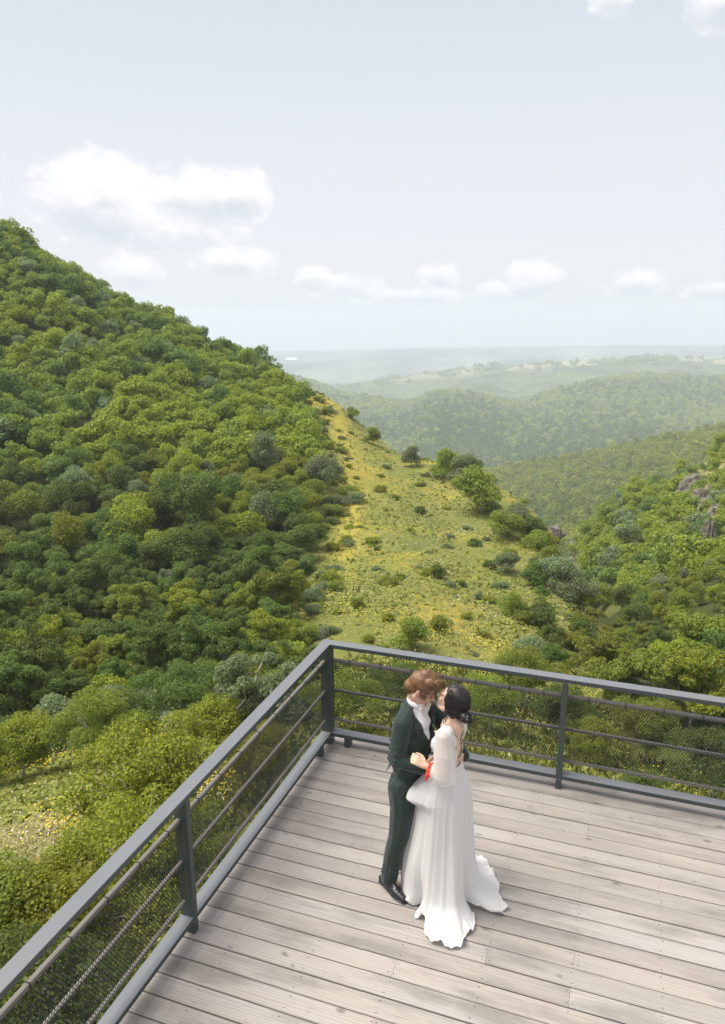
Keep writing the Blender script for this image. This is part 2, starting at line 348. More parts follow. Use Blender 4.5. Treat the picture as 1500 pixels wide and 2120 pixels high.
def land_mat(kind):
    m, t, out = new_mat(kind+'_land'); co = objco(t)
    if kind == 'meadow':
        big = t.noise(co, .09, 4, .6); mid = t.noise(co, .55, 5, .65); fine = t.noise(co, 5.5, 5, .7); streak = t.noise(t.scale(co, (1, 1, 3)), 1.6, 4, .6)
        g = t.mix(mid, (.118, .142, .027), (.212, .215, .052))
        g = t.mix(t.math('MULTIPLY', t.maprange(t.noise(co, .30, 5, .7), .52, .66), .65), g, (.085, .115, .040))
        g = t.mix(t.maprange(fine, .40, .75), g, (.245, .25, .07))
        g = t.mix(t.math('MULTIPLY', t.maprange(big, .52, .68), .6), g, (.28, .25, .085))                  # straw
        yel = t.math('MULTIPLY', t.maprange(t.noise(co, .16, 3, .55), .50, .66), t.maprange(streak, .42, .62))
        g = t.mix(t.math('MULTIPLY', yel, .75), g, (.47, .35, .022))
        b = t.math('ADD', t.math('MULTIPLY', fine, .6), streak)
        ca = t.add('ShaderNodeVertexColor', layer_name='cover'); cs = t.add('ShaderNodeSeparateColor'); t.l.new(ca.outputs[0], cs.inputs[0])
        g = t.mix(cs.outputs[0], g, t.mix(fine, (.040, .055, .012), (.085, .105, .025))); g = t.mix(t.math('MULTIPLY', cs.outputs[1], .6), g, t.mix(fine, (.27, .215, .085), (.38, .32, .15)))
        g = t.mix(t.math('MULTIPLY', cs.outputs[2], t.maprange(streak, .25, .6, .45, .9)), g, t.mix(fine, (.37, .30, .045), (.47, .39, .08)))
        p_ = principled(t, g, .9, 0, .15, b, .9, .25)
    elif kind == 'forest':
        mid = t.noise(co, .02, 5, .6); fine = t.noise(co, .12, 5, .7)
        g = t.mix(mid, (.045, .075, .025), (.10, .135, .035)); g = t.mix(t.maprange(fine, .45, .75), g, (.10, .14, .04))
        p_ = principled(t, g, .95, 0, .1, fine, .8, 6.0)
    elif kind == 'plateau':
        sxy = t.scale(co, (1.0, .45, 1)); patch = t.noise(sxy, .0042, 3, .55); hed = t.noise(sxy, .022, 4, .65); fine = t.noise(co, .035, 5, .65)
        f2 = t.noise(co, .011, 4, .65); g = t.mix(t.math('ADD', t.math('MULTIPLY', t.maprange(fine, .35, .65), .6), t.math('MULTIPLY', t.maprange(f2, .4, .6), .4)), (.035, .065, .03), (.19, .21, .07))
        fld = t.math('MULTIPLY', t.maprange(patch, .44, .50), t.maprange(hed, .66, .54))
        yq = t.add('ShaderNodeSeparateXYZ'); t.put(yq.inputs[0], co)
        fld = t.math('MULTIPLY', fld, t.maprange(yq.outputs[2], -222, -185))          # fields lie on the flat top
        ln = t.add('ShaderNodeVectorMath', operation='LENGTH'); t.put(ln.inputs[0], co); fld = t.math('MULTIPLY', fld, t.maprange(ln.outputs['Value'], 2420, 2560))
        g = t.mix(fld, g, t.mix(fine, (.30, .275, .15), (.40, .36, .21)))
        p_ = principled(t, g, .95, 0, .1, fine, .6, 6.0)
    else:
        n = t.noise(t.scale(co, (1, .35, 1)), .0022, 5, .6); f = t.noise(co, .02, 4, .6)
        g = t.mix(t.maprange(n, .38, .62), (.03, .05, .05), (.30, .30, .22)); g = t.mix(t.maprange(f, .5, .7), g, (.05, .075, .03))
        p_ = principled(t, g, .95, 0, .1)
    t.l.new(p_.outputs[0], out.inputs[0]); return m
M['meadow'] = land_mat('meadow')
ground = sheet('ground', 1.0, 235, .013, M['meadow'])
hills = sheet('hills', 235, 2010, .012, land_mat('forest'))
plateau = sheet('plateau', 2010, 3250, .008, land_mat('plateau'))
plain = sheet('plain', 3250, 7400, .012, land_mat('plain'))
tag(ground, 'meadow hillside of grass and yellow flowers around the deck'); tag(hills, 'hazy forested hills beyond the gorge')
tag(plateau, 'pale fields and woods on the distant plateau'); tag(plain, 'far blue plain at the horizon')
def pos(az, r):
    a = np.radians(az); return CX + r*np.sin(a), CY + r*np.cos(a)
def quarry():
    azs = np.radians(np.linspace(-25.35, -24.45, 9)); P = []
    for k, a in enumerate(azs):
        wd = 40+110*math.sin(math.pi*(k+.5)/9)
        for s in (-1, 1): P.append((CX+(4750+s*wd)*math.sin(a), CY+(4750+s*wd)*math.cos(a)))
    P = np.array(P); z = gz(P[:, 0], P[:, 1]) + 9
    V = np.column_stack([P, z]); F = [(2*k, 2*k+2, 2*k+3, 2*k+1) for k in range(8)]
    o = link('quarry', np_mesh('quarry', V, F), simple('pale_bare_ground', (.8, .8, .8), .9)); o['kind'] = 'structure'; o['label'] = 'small white patch of bare ground on the far plain'
quarry()
# ---------------------------------------------------------------- foliage builders
def cards(c, nrm, size, rg, aspect=.62):
    """rhombic leaf cards at centres c facing roughly nrm"""
    n = len(c); nrm = nrm/np.linalg.norm(nrm, axis=1, keepdims=True)
    t = rg.normal(size=(n, 3)); t -= nrm*(t*nrm).sum(1, keepdims=True); t /= np.linalg.norm(t, axis=1, keepdims=True); b = np.cross(nrm, t)
    s = (size*rg.uniform(.65, 1.35, n))[:, None]; w_ = s*aspect
    V = np.stack([c-t*s*.5, c+b*w_*.5-t*s*.05+nrm*s*.06, c+t*s*.5, c-b*w_*.5-t*s*.05+nrm*s*.06], 1).reshape(-1, 3)
    return V, np.arange(4*n).reshape(-1, 4)
def leaf_cloud(lobes, n, size, rg, outward=1.0, low=-.45, spread=.65):
    """lobes (k,4): centre and radius; leaves sit in the outer shell of every lobe"""
    lobes = np.asarray(lobes, float); wgt = lobes[:, 3]**2; k = rg.choice(len(lobes), n*2, p=wgt/wgt.sum())
    d = rg.normal(size=(n*2, 3)); d /= np.linalg.norm(d, axis=1, keepdims=True)
    keep = (d[:, 2] > low) | (rg.random(n*2) < .25); k = k[keep][:n]; d = d[keep][:n]
    f = rg.uniform(.5, 1.12, len(k))**.7
    c = lobes[k, :3] + d*(lobes[k, 3]*f)[:, None]*np.array([1.05, 1.05, .80])
    nr = d*outward*.8 + rg.normal(size=d.shape)*spread + np.array([0, 0, .6])
    return cards(c, nr, size, rg)
def crown_lobes(h0, h1, rad, k, rg, lobe=.38):
    """lobes through an uneven crown between heights h0 and h1"""
    L = []; mid = (h0+h1)/2; hh = (h1-h0)/2
    for i in range(k):
        d = rg.normal(size=3); d /= np.linalg.norm(d); q = rg.uniform(.45, .82)
        if d[2] < -.55: d[2] *= -1
        r = rad*lobe*rg.uniform(.65, 1.2)
        L.append((d[0]*rad*q, d[1]*rad*q, mid+d[2]*hh*q, r))
    L.append((0, 0, mid, rad*.5)); return np.array(L)
def branch_mesh(name, lobes, h0, r0, rg, twigs=0, crook=.12):
    mb = MB(); lobes = lobes[np.argsort(-lobes[:, 3])]
    fork = np.array([rg.normal()*.1*h0, rg.normal()*.1*h0, h0*.9])
    mb.tube([(0, 0, -.4), (fork[0]*.3, fork[1]*.3, h0*.45), tuple(fork)], [r0*1.25, r0, r0*.8], 7)
    for L in lobes[:9+twigs]:
        e = L[:3]; m = (fork+e)/2 + rg.normal(size=3)*crook*np.linalg.norm(e-fork)
        m2 = (m+e)/2 + rg.normal(size=3)*crook*.6*np.linalg.norm(e-fork)
        mb.tube([tuple(fork), tuple(m), tuple(m2), tuple(e)], [r0*.6, r0*.4, r0*.26, r0*.12], 5, False)
        for q in range(2 if twigs else 1):
            d = rg.normal(size=3); d[2] = abs(d[2])*.6; d = d/np.linalg.norm(d)*L[3]*.95
            mb.tube([tuple(m2), tuple((m2+e+d)/2 + rg.normal(size=3)*.05), tuple(e+d)], [r0*.2, r0*.13, r0*.05], 4, False)
    return mb.mesh(name, True)
class Kind:
    def __init__(s, seed, h, rad, trunk, k, n, size, lobe=.38, twigs=0, low=-.45, sub=0):
        rg = np.random.default_rng(seed)
        L = crown_lobes(trunk, h, rad, k, rg, lobe)
        if sub:                                                    # split lobes again: finer clumps
            L2 = []
            for q in L:
                for _ in range(sub):
                    d = rg.normal(size=3); d /= np.linalg.norm(d); d[2] = abs(d[2])*.9-.2
                    L2.append((*(q[:3]+d*q[3]*.8), q[3]*rg.uniform(.35, .6)))
            LL = np.array(L2)
        else: LL = L
        V, F = leaf_cloud(LL, n, size, rg, low=low); s.crown = np_mesh('crown', V, F); s.trunk = branch_mesh('trunk', L, trunk+.3*(h-trunk), .05*h**.8*.45, rg, twigs)
        s.h = h; s.rad = rad; s.lobes = L
def plant(name, kind, x, y, z, scale, rz, fol, label, cat, group=None, sq=1.0, bark=None):
    root = empty(name, (x, y, z), rz); root.scale = (scale, scale, scale*sq)
    tag(root, label, cat, group)
    link('crown', kind.crown, M[fol], root); link('trunk', kind.trunk, bark or M['bark'], root)
    return root

# ---------------------------------------------------------------- deck
def wood_mat():
    m, t, out = new_mat('weathered_deck_boards'); co = objco(t)
    isl = t.add('ShaderNodeNewGeometry').outputs['Random Per Island']
    off = t.add('ShaderNodeCombineXYZ'); t.put(off.inputs[0], t.math('MULTIPLY', isl, 91.0)); t.put(off.inputs[1], t.math('MULTIPLY', isl, 37.0)); t.put(off.inputs[2], t.math('MULTIPLY', isl, 53.0))
    va = t.add('ShaderNodeVectorMath', operation='ADD'); t.put(va.inputs[0], co); t.put(va.inputs[1], off.outputs[0]); v = va.outputs[0]
    grain = t.noise(t.scale(v, (2.2, 34, 34)), 1.0, 5, .65, .6); wide = t.noise(t.scale(v, (.75, 7, 7)), 1.0, 4, .55, .4); stain = t.noise(t.scale(v, (.9, 3.2, 3)), 1.3, 5, .6)
    wv = t.add('ShaderNodeTexWave', wave_type='BANDS', bands_direction='Y'); t.put(wv.inputs[0], t.scale(v, (.35, 9, 9))); wv.inputs['Scale'].default_value = 1.6; wv.inputs['Distortion'].default_value = 9; wv.inputs['Detail'].default_value = 2.5; wv.inputs['Detail Scale'].default_value = .8
    base = t.mix(isl, (.27, .241, .225), (.402, .369, .352))
    base = t.mix(t.maprange(wide, .38, .68), base, (.385, .340, .302))
    base = t.mix(t.math('MULTIPLY', t.maprange(grain, .50, .74), t.maprange(stain, .3, .7, .15, .62)), base, (.19, .16, .135))
    base = t.mix(t.math('MULTIPLY', t.maprange(wv.outputs['Fac'], .58, .95), .34), base, (.20, .17, .14))
    base = t.mix(t.math('MULTIPLY', t.maprange(stain, .50, .68), .72), base, (.19, .175, .155))
    vo = t.add('ShaderNodeTexVoronoi', feature='F1'); t.put(vo.inputs['Vector'], t.scale(v, (4.6, 8.2, 8.2))); vo.inputs['Scale'].default_value = 1.0
    kn = t.math('MULTIPLY', t.maprange(vo.outputs['Distance'], .21, .09), t.maprange(t.noise(t.scale(v, (1.2, 2.2, 2)), 3.2, 1), .54, .58))
    base = t.mix(t.math('MULTIPLY', kn, .62), base, (.095, .08, .07))
    cr = t.math('MULTIPLY', t.maprange(t.noise(t.scale(v, (1.1, 65, 65)), 1.0, 3, .5, .8), .70, .76), t.maprange(t.noise(t.scale(v, (.9, 2, 2)), 1.7, 2), .55, .62))
    base = t.mix(t.math('MULTIPLY', cr, .7), base, (.11, .10, .09))
    h = t.math('SUBTRACT', t.math('ADD', t.math('MULTIPLY', grain, -.6), t.math('MULTIPLY', wide, .4)), cr)
    p_ = principled(t, base, .72, 0, .3, h, .45, .004); t.l.new(p_.outputs[0], out.inputs[0]); return m
M['wood'] = wood_mat()
M['screw'] = simple('rusty_screw', (.05, .042, .036), .6, .4)
def build_deck():
    rg = np.random.default_rng(21); mb = MB(); sc = MB(); X0, X1 = -.115, 7.2
    pitch = .1567; y = .0475 + pitch; k = 0
    joists = np.arange(.28, 7.2, .56)
    while y > -8.9:
        y1 = y - .004; y0 = y - pitch + .0045
        cuts = [X0 + rg.uniform(0, .006)]
        s = rg.uniform(.6, 6.5)
        while s < X1-.6: cuts.append(joists[np.argmin(abs(joists-s))]); s += rg.uniform(4.6, 6.2)
        cuts.append(X1)
        for a, b in zip(cuts[:-1], cuts[1:]):
            zt = rg.uniform(-.0022, .0012); tw = rg.uniform(-.0012, .0012); e = .0008
            w0 = rg.uniform(-.0014, .0014); n = max(2, int((b-a)/.45))
            xs = np.linspace(a+e, b-e, n); V = []; F = []
            wob = np.cumsum(rg.normal(size=n))*.0004
            for i, xx in enumerate(xs):
                for yy, zz in ((y0, -.028), (y0, -.0035), (y0+.0035, 0), (y1-.0035, 0), (y1, -.0035), (y1, -.028)):
                    V.append((xx, yy+w0+wob[i], zz+zt+tw*(yy-y0)/.15))
            for i in range(n-1):
                for q in range(6): F.append((i*6+q, (i+1)*6+q, (i+1)*6+(q+1) % 6, i*6+(q+1) % 6))
            F.append((0, 1, 2, 3, 4, 5)); F.append(tuple((n-1)*6+q for q in (5, 4, 3, 2, 1, 0)))
            mb.raw(V, F)
            for jx in joists:
                if a < jx < b or abs(a-jx) < .02 or abs(b-jx) < .02:
                    for yy in (y0+.028, y1-.03):
                        jj = jx + rg.uniform(-.012, .012) + (.02 if abs(a-jx) < .02 else -.02 if abs(b-jx) < .02 else 0); r_ = .0042
                        sc.raw([(jj+r_*math.cos(q*math.pi/3), yy+r_*math.sin(q*math.pi/3), .0016+zt) for q in range(6)], [(0, 1, 2, 3, 4, 5)])
        y -= pitch; k += 1
    o = mb.build('deck', M['wood']); o['kind'] = 'structure'; o['label'] = 'deck of weathered grey wooden boards'
    fr = MB()
    fr.box((-.11, -8.8, -.24), (-.05, .2, -.032)); fr.box((-.05, .14, -.24), (7.2, .2, -.032))
    for j in joists: fr.box((j-.03, -8.8, -.20), (j+.03, .138, -.031))
    for cx in (.1, 3.4, 6.8):
        for cy in (0.0, -4.2, -8.4): fr.box((cx-.08, cy-.08, -5.6), (cx+.08, cy+.08, -.205))
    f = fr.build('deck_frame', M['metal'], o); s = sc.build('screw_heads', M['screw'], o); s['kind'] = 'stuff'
build_deck()
# ---------------------------------------------------------------- railing
def net_panel(axis, a, b, z0, z1, off, rg):
    """hexagonal netting, every strand a three sided rod; axis 'x' or 'y' runs along the rail"""
    p_ = .0235; dy = p_*.866; rad = .0025
    ns = int((b-a)/p_); nz = int((z1-z0)/dy); S, D = [], []
    i, j = np.meshgrid(np.arange(ns), np.arange(nz), indexing='ij'); i = i.ravel(); j = j.ravel()
    cx = a + (i+.5*(j % 2)+.3)*p_; cz = z1 - j*dy; R_ = p_/math.sqrt(3)
    for k in range(3):
        a0 = math.radians(90-60*k); a1 = math.radians(90-60*(k+1))
        S.append(np.stack([cx+R_*math.cos(a0), cz+R_*math.sin(a0)], -1)); D.append(np.stack([cx+R_*math.cos(a1), cz+R_*math.sin(a1)], -1))
    S = np.concatenate(S); D = np.concatenate(D); ok = rg.random(len(S)) > .0
    ok &= (np.minimum(S[:, 1], D[:, 1]) > z0-.012) & (np.maximum(S[:, 1], D[:, 1]) < z1+.004) & (np.maximum(S[:, 0], D[:, 0]) < b) & (np.minimum(S[:, 0], D[:, 0]) > a)
    S = S[ok]; D = D[ok]; sag = lambda P: off + .004*np.sin(P[:, 0]*7.1)*np.sin((P[:, 1]-z0)*9)
    def P3(P): return np.stack([P[:, 0], sag(P), P[:, 1]], -1)
    A, B = P3(S), P3(D); d = B-A; d /= np.linalg.norm(d, axis=1, keepdims=True); n1 = np.tile([0, 1.0, 0], (len(d), 1)); n2 = np.cross(d, n1)
    V = []
    for P in (A, B):
        for q in range(3):
            an = 2*math.pi*q/3; V.append(P + (n1*math.cos(an) + n2*math.sin(an))*rad)
    V = np.stack(V, 1).reshape(-1, 3); base = np.arange(len(A))[:, None]*6
    F = np.concatenate([base + np.array([[q, (q+1) % 3, 3+(q+1) % 3, 3+q]]) for q in range(3)])
    if axis == 'y': V = np.stack([-V[:, 1], V[:, 0], V[:, 2]], -1)
    return np_mesh('net', V, F)
def build_railing():
    rg = np.random.default_rng(5); root = empty('railing', (0, 0, 0))
    tag(root, 'dark grey steel deck railing with black hexagonal netting behind the couple', 'railing')
    H, W, XE, YE = 1.10, .105, 7.2, -8.6
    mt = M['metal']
    def ell(z0, z1, w_, bev, name):
        # an L of two mitred arms round the outer corner
        bm = bmesh.new()
        O_ = [(-w_, YE), (-w_, w_), (XE, w_), (XE, 0), (0, 0), (0, YE)]
        lo = [bm.verts.new((x, y, z0)) for x, y in O_]; hi = [bm.verts.new((x, y, z1)) for x, y in O_]
        for q in ((0, 1, 4, 5), (1, 2, 3, 4)):
            bm.faces.new([hi[i] for i in reversed(q)]); bm.faces.new([lo[i] for i in q])
        for i in range(6):
            bm.faces.new((lo[i], lo[(i+1) % 6], hi[(i+1) % 6], hi[i]))
        bmesh.ops.recalc_face_normals(bm, faces=bm.faces)
        ed = [e for e in bm.edges if len(e.link_faces) == 2 and abs(e.verts[0].co.z-e.verts[1].co.z) < 1e-6 and e.calc_face_angle(0) > .5]
        bmesh.ops.bevel(bm, geom=ed, offset=bev, segments=2, affect='EDGES', profile=.5)
        me = bpy.data.meshes.new(name); bm.to_mesh(me); bm.free(); return link(name, me, mt, root)
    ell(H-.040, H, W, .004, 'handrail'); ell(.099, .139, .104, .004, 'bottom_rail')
    def post(a, b):
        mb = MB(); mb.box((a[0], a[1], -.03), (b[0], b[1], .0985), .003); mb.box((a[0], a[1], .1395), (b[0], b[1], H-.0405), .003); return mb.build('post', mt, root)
    post((-.103, .002), (-.002, .103))
    bx = [2.199, 4.72]; ly = [-2.575, -5.12, -7.65]
    for x in bx: post((x, -.003), (x+.05, .1))
    for y in ly: post((-.1, y), (.003, y+.05))
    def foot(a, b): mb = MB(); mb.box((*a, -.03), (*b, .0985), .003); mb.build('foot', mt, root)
    foot((.138, .0), (.19, .1)); foot((-.1, -.245), (0, -.192))
    xs = [0.0] + [q for x in bx for q in (x, x+.05)] + [XE]; ys = [0.0] + [q for y in ly for q in (y+.05, y)] + [YE]
    bays = [('x', xs[i], xs[i+1]) for i in range(0, len(xs)-1, 2)] + [('y', ys[i+1], ys[i]) for i in range(0, len(ys)-1, 2)]
    for axs, a, b in bays:
        for nm, zt, th, wd, mat in (('top_bar', .925, .035, .028, M['bar']), ('crossbar', .595, .022, .026, M['bar']), ('crossbar', .272, .022, .026, M['bar'])):
            mb = MB()
            if axs == 'x': mb.box((a, .05, zt-th), (b, .05+wd, zt), .002)
            else: mb.box((-.05-wd, a, zt-th), (-.05, b, zt), .002)
            mb.build(nm, mat, root)
        link('net', net_panel(axs, a, b, .248, .915, .040, rg), M['net'], root)
        for s in np.arange(a+.18, b, .31):                       # wire ties round the top bar
            tb = MB()
            if axs == 'x': tb.box((s, .047, .887), (s+.006, .081, .928))
            else: tb.box((-.081, s, .887), (-.047, s+.006, .928))
            tb.build('wire_tie', M['net'], root)
build_railing()

# ---------------------------------------------------------------- people
CF_LOC, CF_RZ = Vector((1.2009, -1.7403, 0)), math.radians(17.04726)     # the couple's common frame: x right, y away, z up
_ico = None
def ico():
    global _ico
    if _ico is None:
        bm = bmesh.new(); bmesh.ops.create_icosphere(bm, subdivisions=2, radius=1); bm.verts.index_update()
        _ico = (np.array([v.co[:] for v in bm.verts]), np.array([[v.index for v in f.verts] for f in bm.faces])); bm.free()
    return _ico
def V3(*a): return np.array(a, float)
def nrm(v): v = np.asarray(v, float); return v/np.linalg.norm(v)
def ball(c, r): return [(np.asarray(c, float), np.eye(3)*r)]
def ell3(c, a, b, u, ra, rb, ru): return [(np.asarray(c, float), np.stack([np.asarray(a)*ra, np.asarray(b)*rb, np.asarray(u)*ru], 1))]
def stroke(pts, rads, step=.3, flat=None):
    out = []; pts = [np.asarray(p_, float) for p_ in pts]
    for (p0, r0), (p1, r1) in zip(zip(pts[:-1], rads[:-1]), zip(pts[1:], rads[1:])):
        n = max(2, int(np.linalg.norm(p1-p0)/(step*min(r0, r1)))+1)
        for t in np.linspace(0, 1, n):
            r = r0+(r1-r0)*t; out.append((p0+(p1-p0)*t, np.eye(3)*r if flat is None else flat*r))
    return out
def blob(name, parts, voxel, smooth, base, cutter=None):
    """one continuous skin round all the given balls"""
    V, F, n = [], [], 0; iv, jf = ico()
    for c, B in parts: V.append(iv @ B.T + c); F.append(jf+n); n += len(iv)
    me = np_mesh(name+'_raw', np.concatenate(V), np.concatenate(F)); o = bpy.data.objects.new(name+'_raw', me); COL.objects.link(o)
    m = o.modifiers.new('r', 'REMESH'); m.mode = 'VOXEL'; m.voxel_size = voxel; m.use_smooth_shade = True
    if smooth: s = o.modifiers.new('s', 'SMOOTH'); s.iterations = smooth; s.factor = .5
    dg = bpy.context.evaluated_depsgraph_get(); ev = o.evaluated_get(dg); me2 = bpy.data.meshes.new_from_object(ev)
    bpy.data.objects.remove(o); bpy.data.meshes.remove(me); me2.name = name; return me2
def coords(me): a = np.empty(len(me.vertices)*3, np.float32); me.vertices.foreach_get('co', a); return a.reshape(-1, 3).astype(float)
def setco(me, c): me.vertices.foreach_set('co', np.asarray(c, np.float32).ravel()); me.update()
def subset(me, name, keep, inflate=0.0):
    """new mesh with the faces whose corners all satisfy keep (per vertex bool)"""
    co = coords(me); nr = np.empty(len(co)*3, np.float32); me.vertices.foreach_get('normal', nr); nr = nr.reshape(-1, 3)
    fs = [p_.vertices[:] for p_ in me.polygons]; fs = [f for f in fs if all(keep[i] for i in f)]
    idx = sorted({i for f in fs for i in f}); mp = {i: k for k, i in enumerate(idx)}
    cn = {}                                                         # straighten the stair-stepped cut edges
    for f in fs:
        for p_, q in zip(f, f[1:]+f[:1]): e = (min(p_, q), max(p_, q)); cn[e] = cn.get(e, 0)+1
    nb = {}
    for (p_, q), k in cn.items():
        if k == 1: nb.setdefault(p_, []).append(q); nb.setdefault(q, []).append(p_)
    bi = np.array([i for i in nb if len(nb[i]) == 2], int)
    if len(bi):
        n0 = np.array([nb[i][0] for i in bi]); n1 = np.array([nb[i][1] for i in bi])
        for _ in range(14): co[bi] = co[bi]*.4 + (co[n0]+co[n1])*.3
    m2 = bpy.data.meshes.new(name); m2.from_pydata((co[idx]+nr[idx]*inflate).tolist(), [], [[mp[i] for i in f] for f in fs]); m2.update()
    m2.polygons.foreach_set('use_smooth', np.ones(len(m2.polygons), bool)); return m2
def put(name, me, mat, root, solid=0.0):
    setco(me, coords(me) - np.array(root['base'][:])); me.materials.clear(); me.materials.append(mat)
    o = bpy.data.objects.new(name, me); COL.objects.link(o); o.parent = root
    if solid: s = o.modifiers.new('thickness', 'SOLIDIFY'); s.thickness = solid; s.offset = -1
    return o
def person(label, base):
    b = Vector(base); o = empty('person', CF_LOC + Matrix.Rotation(CF_RZ, 3, 'Z') @ b, CF_RZ); tag(o, label, 'person'); o['base'] = tuple(base); return o
def skin_mat(name, c):
    m, t, out = new_mat(name); co = objco(t); n = t.noise(co, 26, 3); col = t.mix(n, tuple(q*.93 for q in c), tuple(min(1, q*1.05) for q in c))
    p_ = principled(t, col, .5, 0, .35); p_.inputs['Subsurface Weight'].default_value = .12; p_.inputs['Subsurface Radius'].default_value = (.012, .005, .003)
    t.l.new(p_.outputs[0], out.inputs[0]); return m
M['skin_m'] = skin_mat('fair_skin', (.60, .36, .26)); M['skin_w'] = skin_mat('warm_skin', (.66, .44, .32))
def cloth(name, c, rough=.8, weave=700, sheen=.3, fold=9, fstr=.35):
    m, t, out = new_mat(name); co = objco(t); n = t.noise(co, 6, 3); f = t.noise(t.scale(co, (1, 1, .55)), fold, 3, .5, 1.2); wv = t.noise(co, weave, 2)
    col = t.mix(n, tuple(q*.85 for q in c), tuple(min(1, q*1.15) for q in c)); h = t.math('ADD', f, t.math('MULTIPLY', wv, .06))
    p_ = principled(t, col, rough, 0, .25, h, fstr, .03); p_.inputs['Sheen Weight'].default_value = sheen; p_.inputs['Sheen Roughness'].default_value = .4
    t.l.new(p_.outputs[0], out.inputs[0]); return m
M['suit'] = cloth('dark_green_wool', (.028, .043, .037)); M['shirt'] = cloth('white_shirt', (.80, .78, .82), .7, 500, .1, 14, .15); M['tie'] = cloth('champagne_satin', (.70, .60, .52), .45)
M['shoe'] = simple('black_leather', (.012, .013, .016), .3, 0, .6, .2, 10)
def gown(name, c, transp, trl):
    m, t, out = new_mat(name); co = objco(t); n = t.noise(co, 9, 3); f = t.noise(t.scale(co, (1, 1, .22)), 16, 4, .55, .8)
    col = t.mix(n, tuple(q*.97 for q in c), c); b = t.add('ShaderNodeBump'); t.put(b.inputs['Height'], f); b.inputs['Strength'].default_value = .3; b.inputs['Distance'].default_value = .02
    d = t.add('ShaderNodeBsdfDiffuse'); t.put(d.inputs[0], col); t.l.new(b.outputs[0], d.inputs[1]); tr = t.add('ShaderNodeBsdfTranslucent'); t.put(tr.inputs[0], col); t.l.new(b.outputs[0], tr.inputs[1])
    a = t.add('ShaderNodeMixShader'); a.inputs[0].default_value = trl; t.l.new(d.outputs[0], a.inputs[1]); t.l.new(tr.outputs[0], a.inputs[2]); last = a
    if transp:
        tp = t.add('ShaderNodeBsdfTransparent'); q = t.add('ShaderNodeMixShader'); lw = t.add('ShaderNodeLayerWeight'); lw.inputs[0].default_value = .35
        t.put(q.inputs[0], t.math('MULTIPLY', t.math('SUBTRACT', 1.0, lw.outputs['Facing']), transp)); t.l.new(a.outputs[0], q.inputs[1]); t.l.new(tp.outputs[0], q.inputs[2]); last = q
    t.l.new(last.outputs[0], out.inputs[0]); return m
M['gown'] = gown('white_chiffon', (.80, .785, .77), 0, .22); M['sheer'] = gown('sheer_white_chiffon', (.86, .84, .83), .42, .3); M['bodice'] = gown('lined_chiffon', (.84, .815, .80), .20, .2)
def hair_mat(name, a, b, rough):
    m, t, out = new_mat(name); co = objco(t); isl = t.add('ShaderNodeNewGeometry').outputs['Random Per Island']; n = t.noise(t.scale(co, (1, 1, 1)), 45, 4, .6)
    p_ = principled(t, t.mix(t.math('ADD', t.math('MULTIPLY', isl, .6), t.math('MULTIPLY', n, .4)), a, b), rough, 0, .5, n, .25, .004); t.l.new(p_.outputs[0], out.inputs[0]); return m
M['hair_m'] = hair_mat('auburn_hair', (.070, .032, .014), (.29, .145, .068), .5); M['hair_w'] = hair_mat('black_hair', (.006, .005, .005), (.022, .016, .014), .52)
M['ribbon'] = simple('red_ribbon', (.75, .035, .012), .55); M['pearl'] = simple('pearl', (.85, .83, .80), .3)
UP = V3(0, 0, 1)
def frame(f): f = nrm(f); u = nrm(UP - f*f[2]); return f, np.cross(u, f), u                    # forward, left, up
def head(c, f, s, u, k=1.0, ears=True):
    P_ = []; L = lambda a, b, d: c + (f*a + s*b + u*d)*k
    P_ += ell3(L(-.012, 0, .035), f, s, u, .098*k, .076*k, .090*k) + ell3(L(.028, 0, -.028), f, s, u, .064*k, .060*k, .084*k)
    P_ += stroke([L(.050, 0, -.085), L(.066, 0, -.092)], [.028*k, .023*k])
    for q in (-1, 1):
        P_ += stroke([L(-.012, q*.052, -.045), L(.020, q*.044, -.074), L(.055, q*.016, -.092)], [.024*k, .025*k, .022*k])
        P_ += stroke([L(.086, q*.012, .024), L(.076, q*.042, .024)], [.0095*k, .008*k]) + ball(L(.068, q*.034, -.022), .024*k)
        P_ += stroke([L(.090, q*.003, -.052), L(.083, q*.022, -.054)], [.0085*k, .006*k]) + stroke([L(.088, q*.003, -.063), L(.082, q*.018, -.062)], [.009*k, .006*k])
        if ears: P_ += ell3(L(-.012, q*.078, -.005), nrm(f-s*q*.5), nrm(s*q+f*.5), u, .017*k, .008*k, .031*k)
    P_ += stroke([L(.088, 0, .014), L(.105, 0, -.020), L(.107, 0, -.028)], [.0085*k, .0115*k, .013*k]) + stroke([L(.094, -.013, -.031), L(.094, .013, -.031)], [.009*k, .009*k])
    return P_
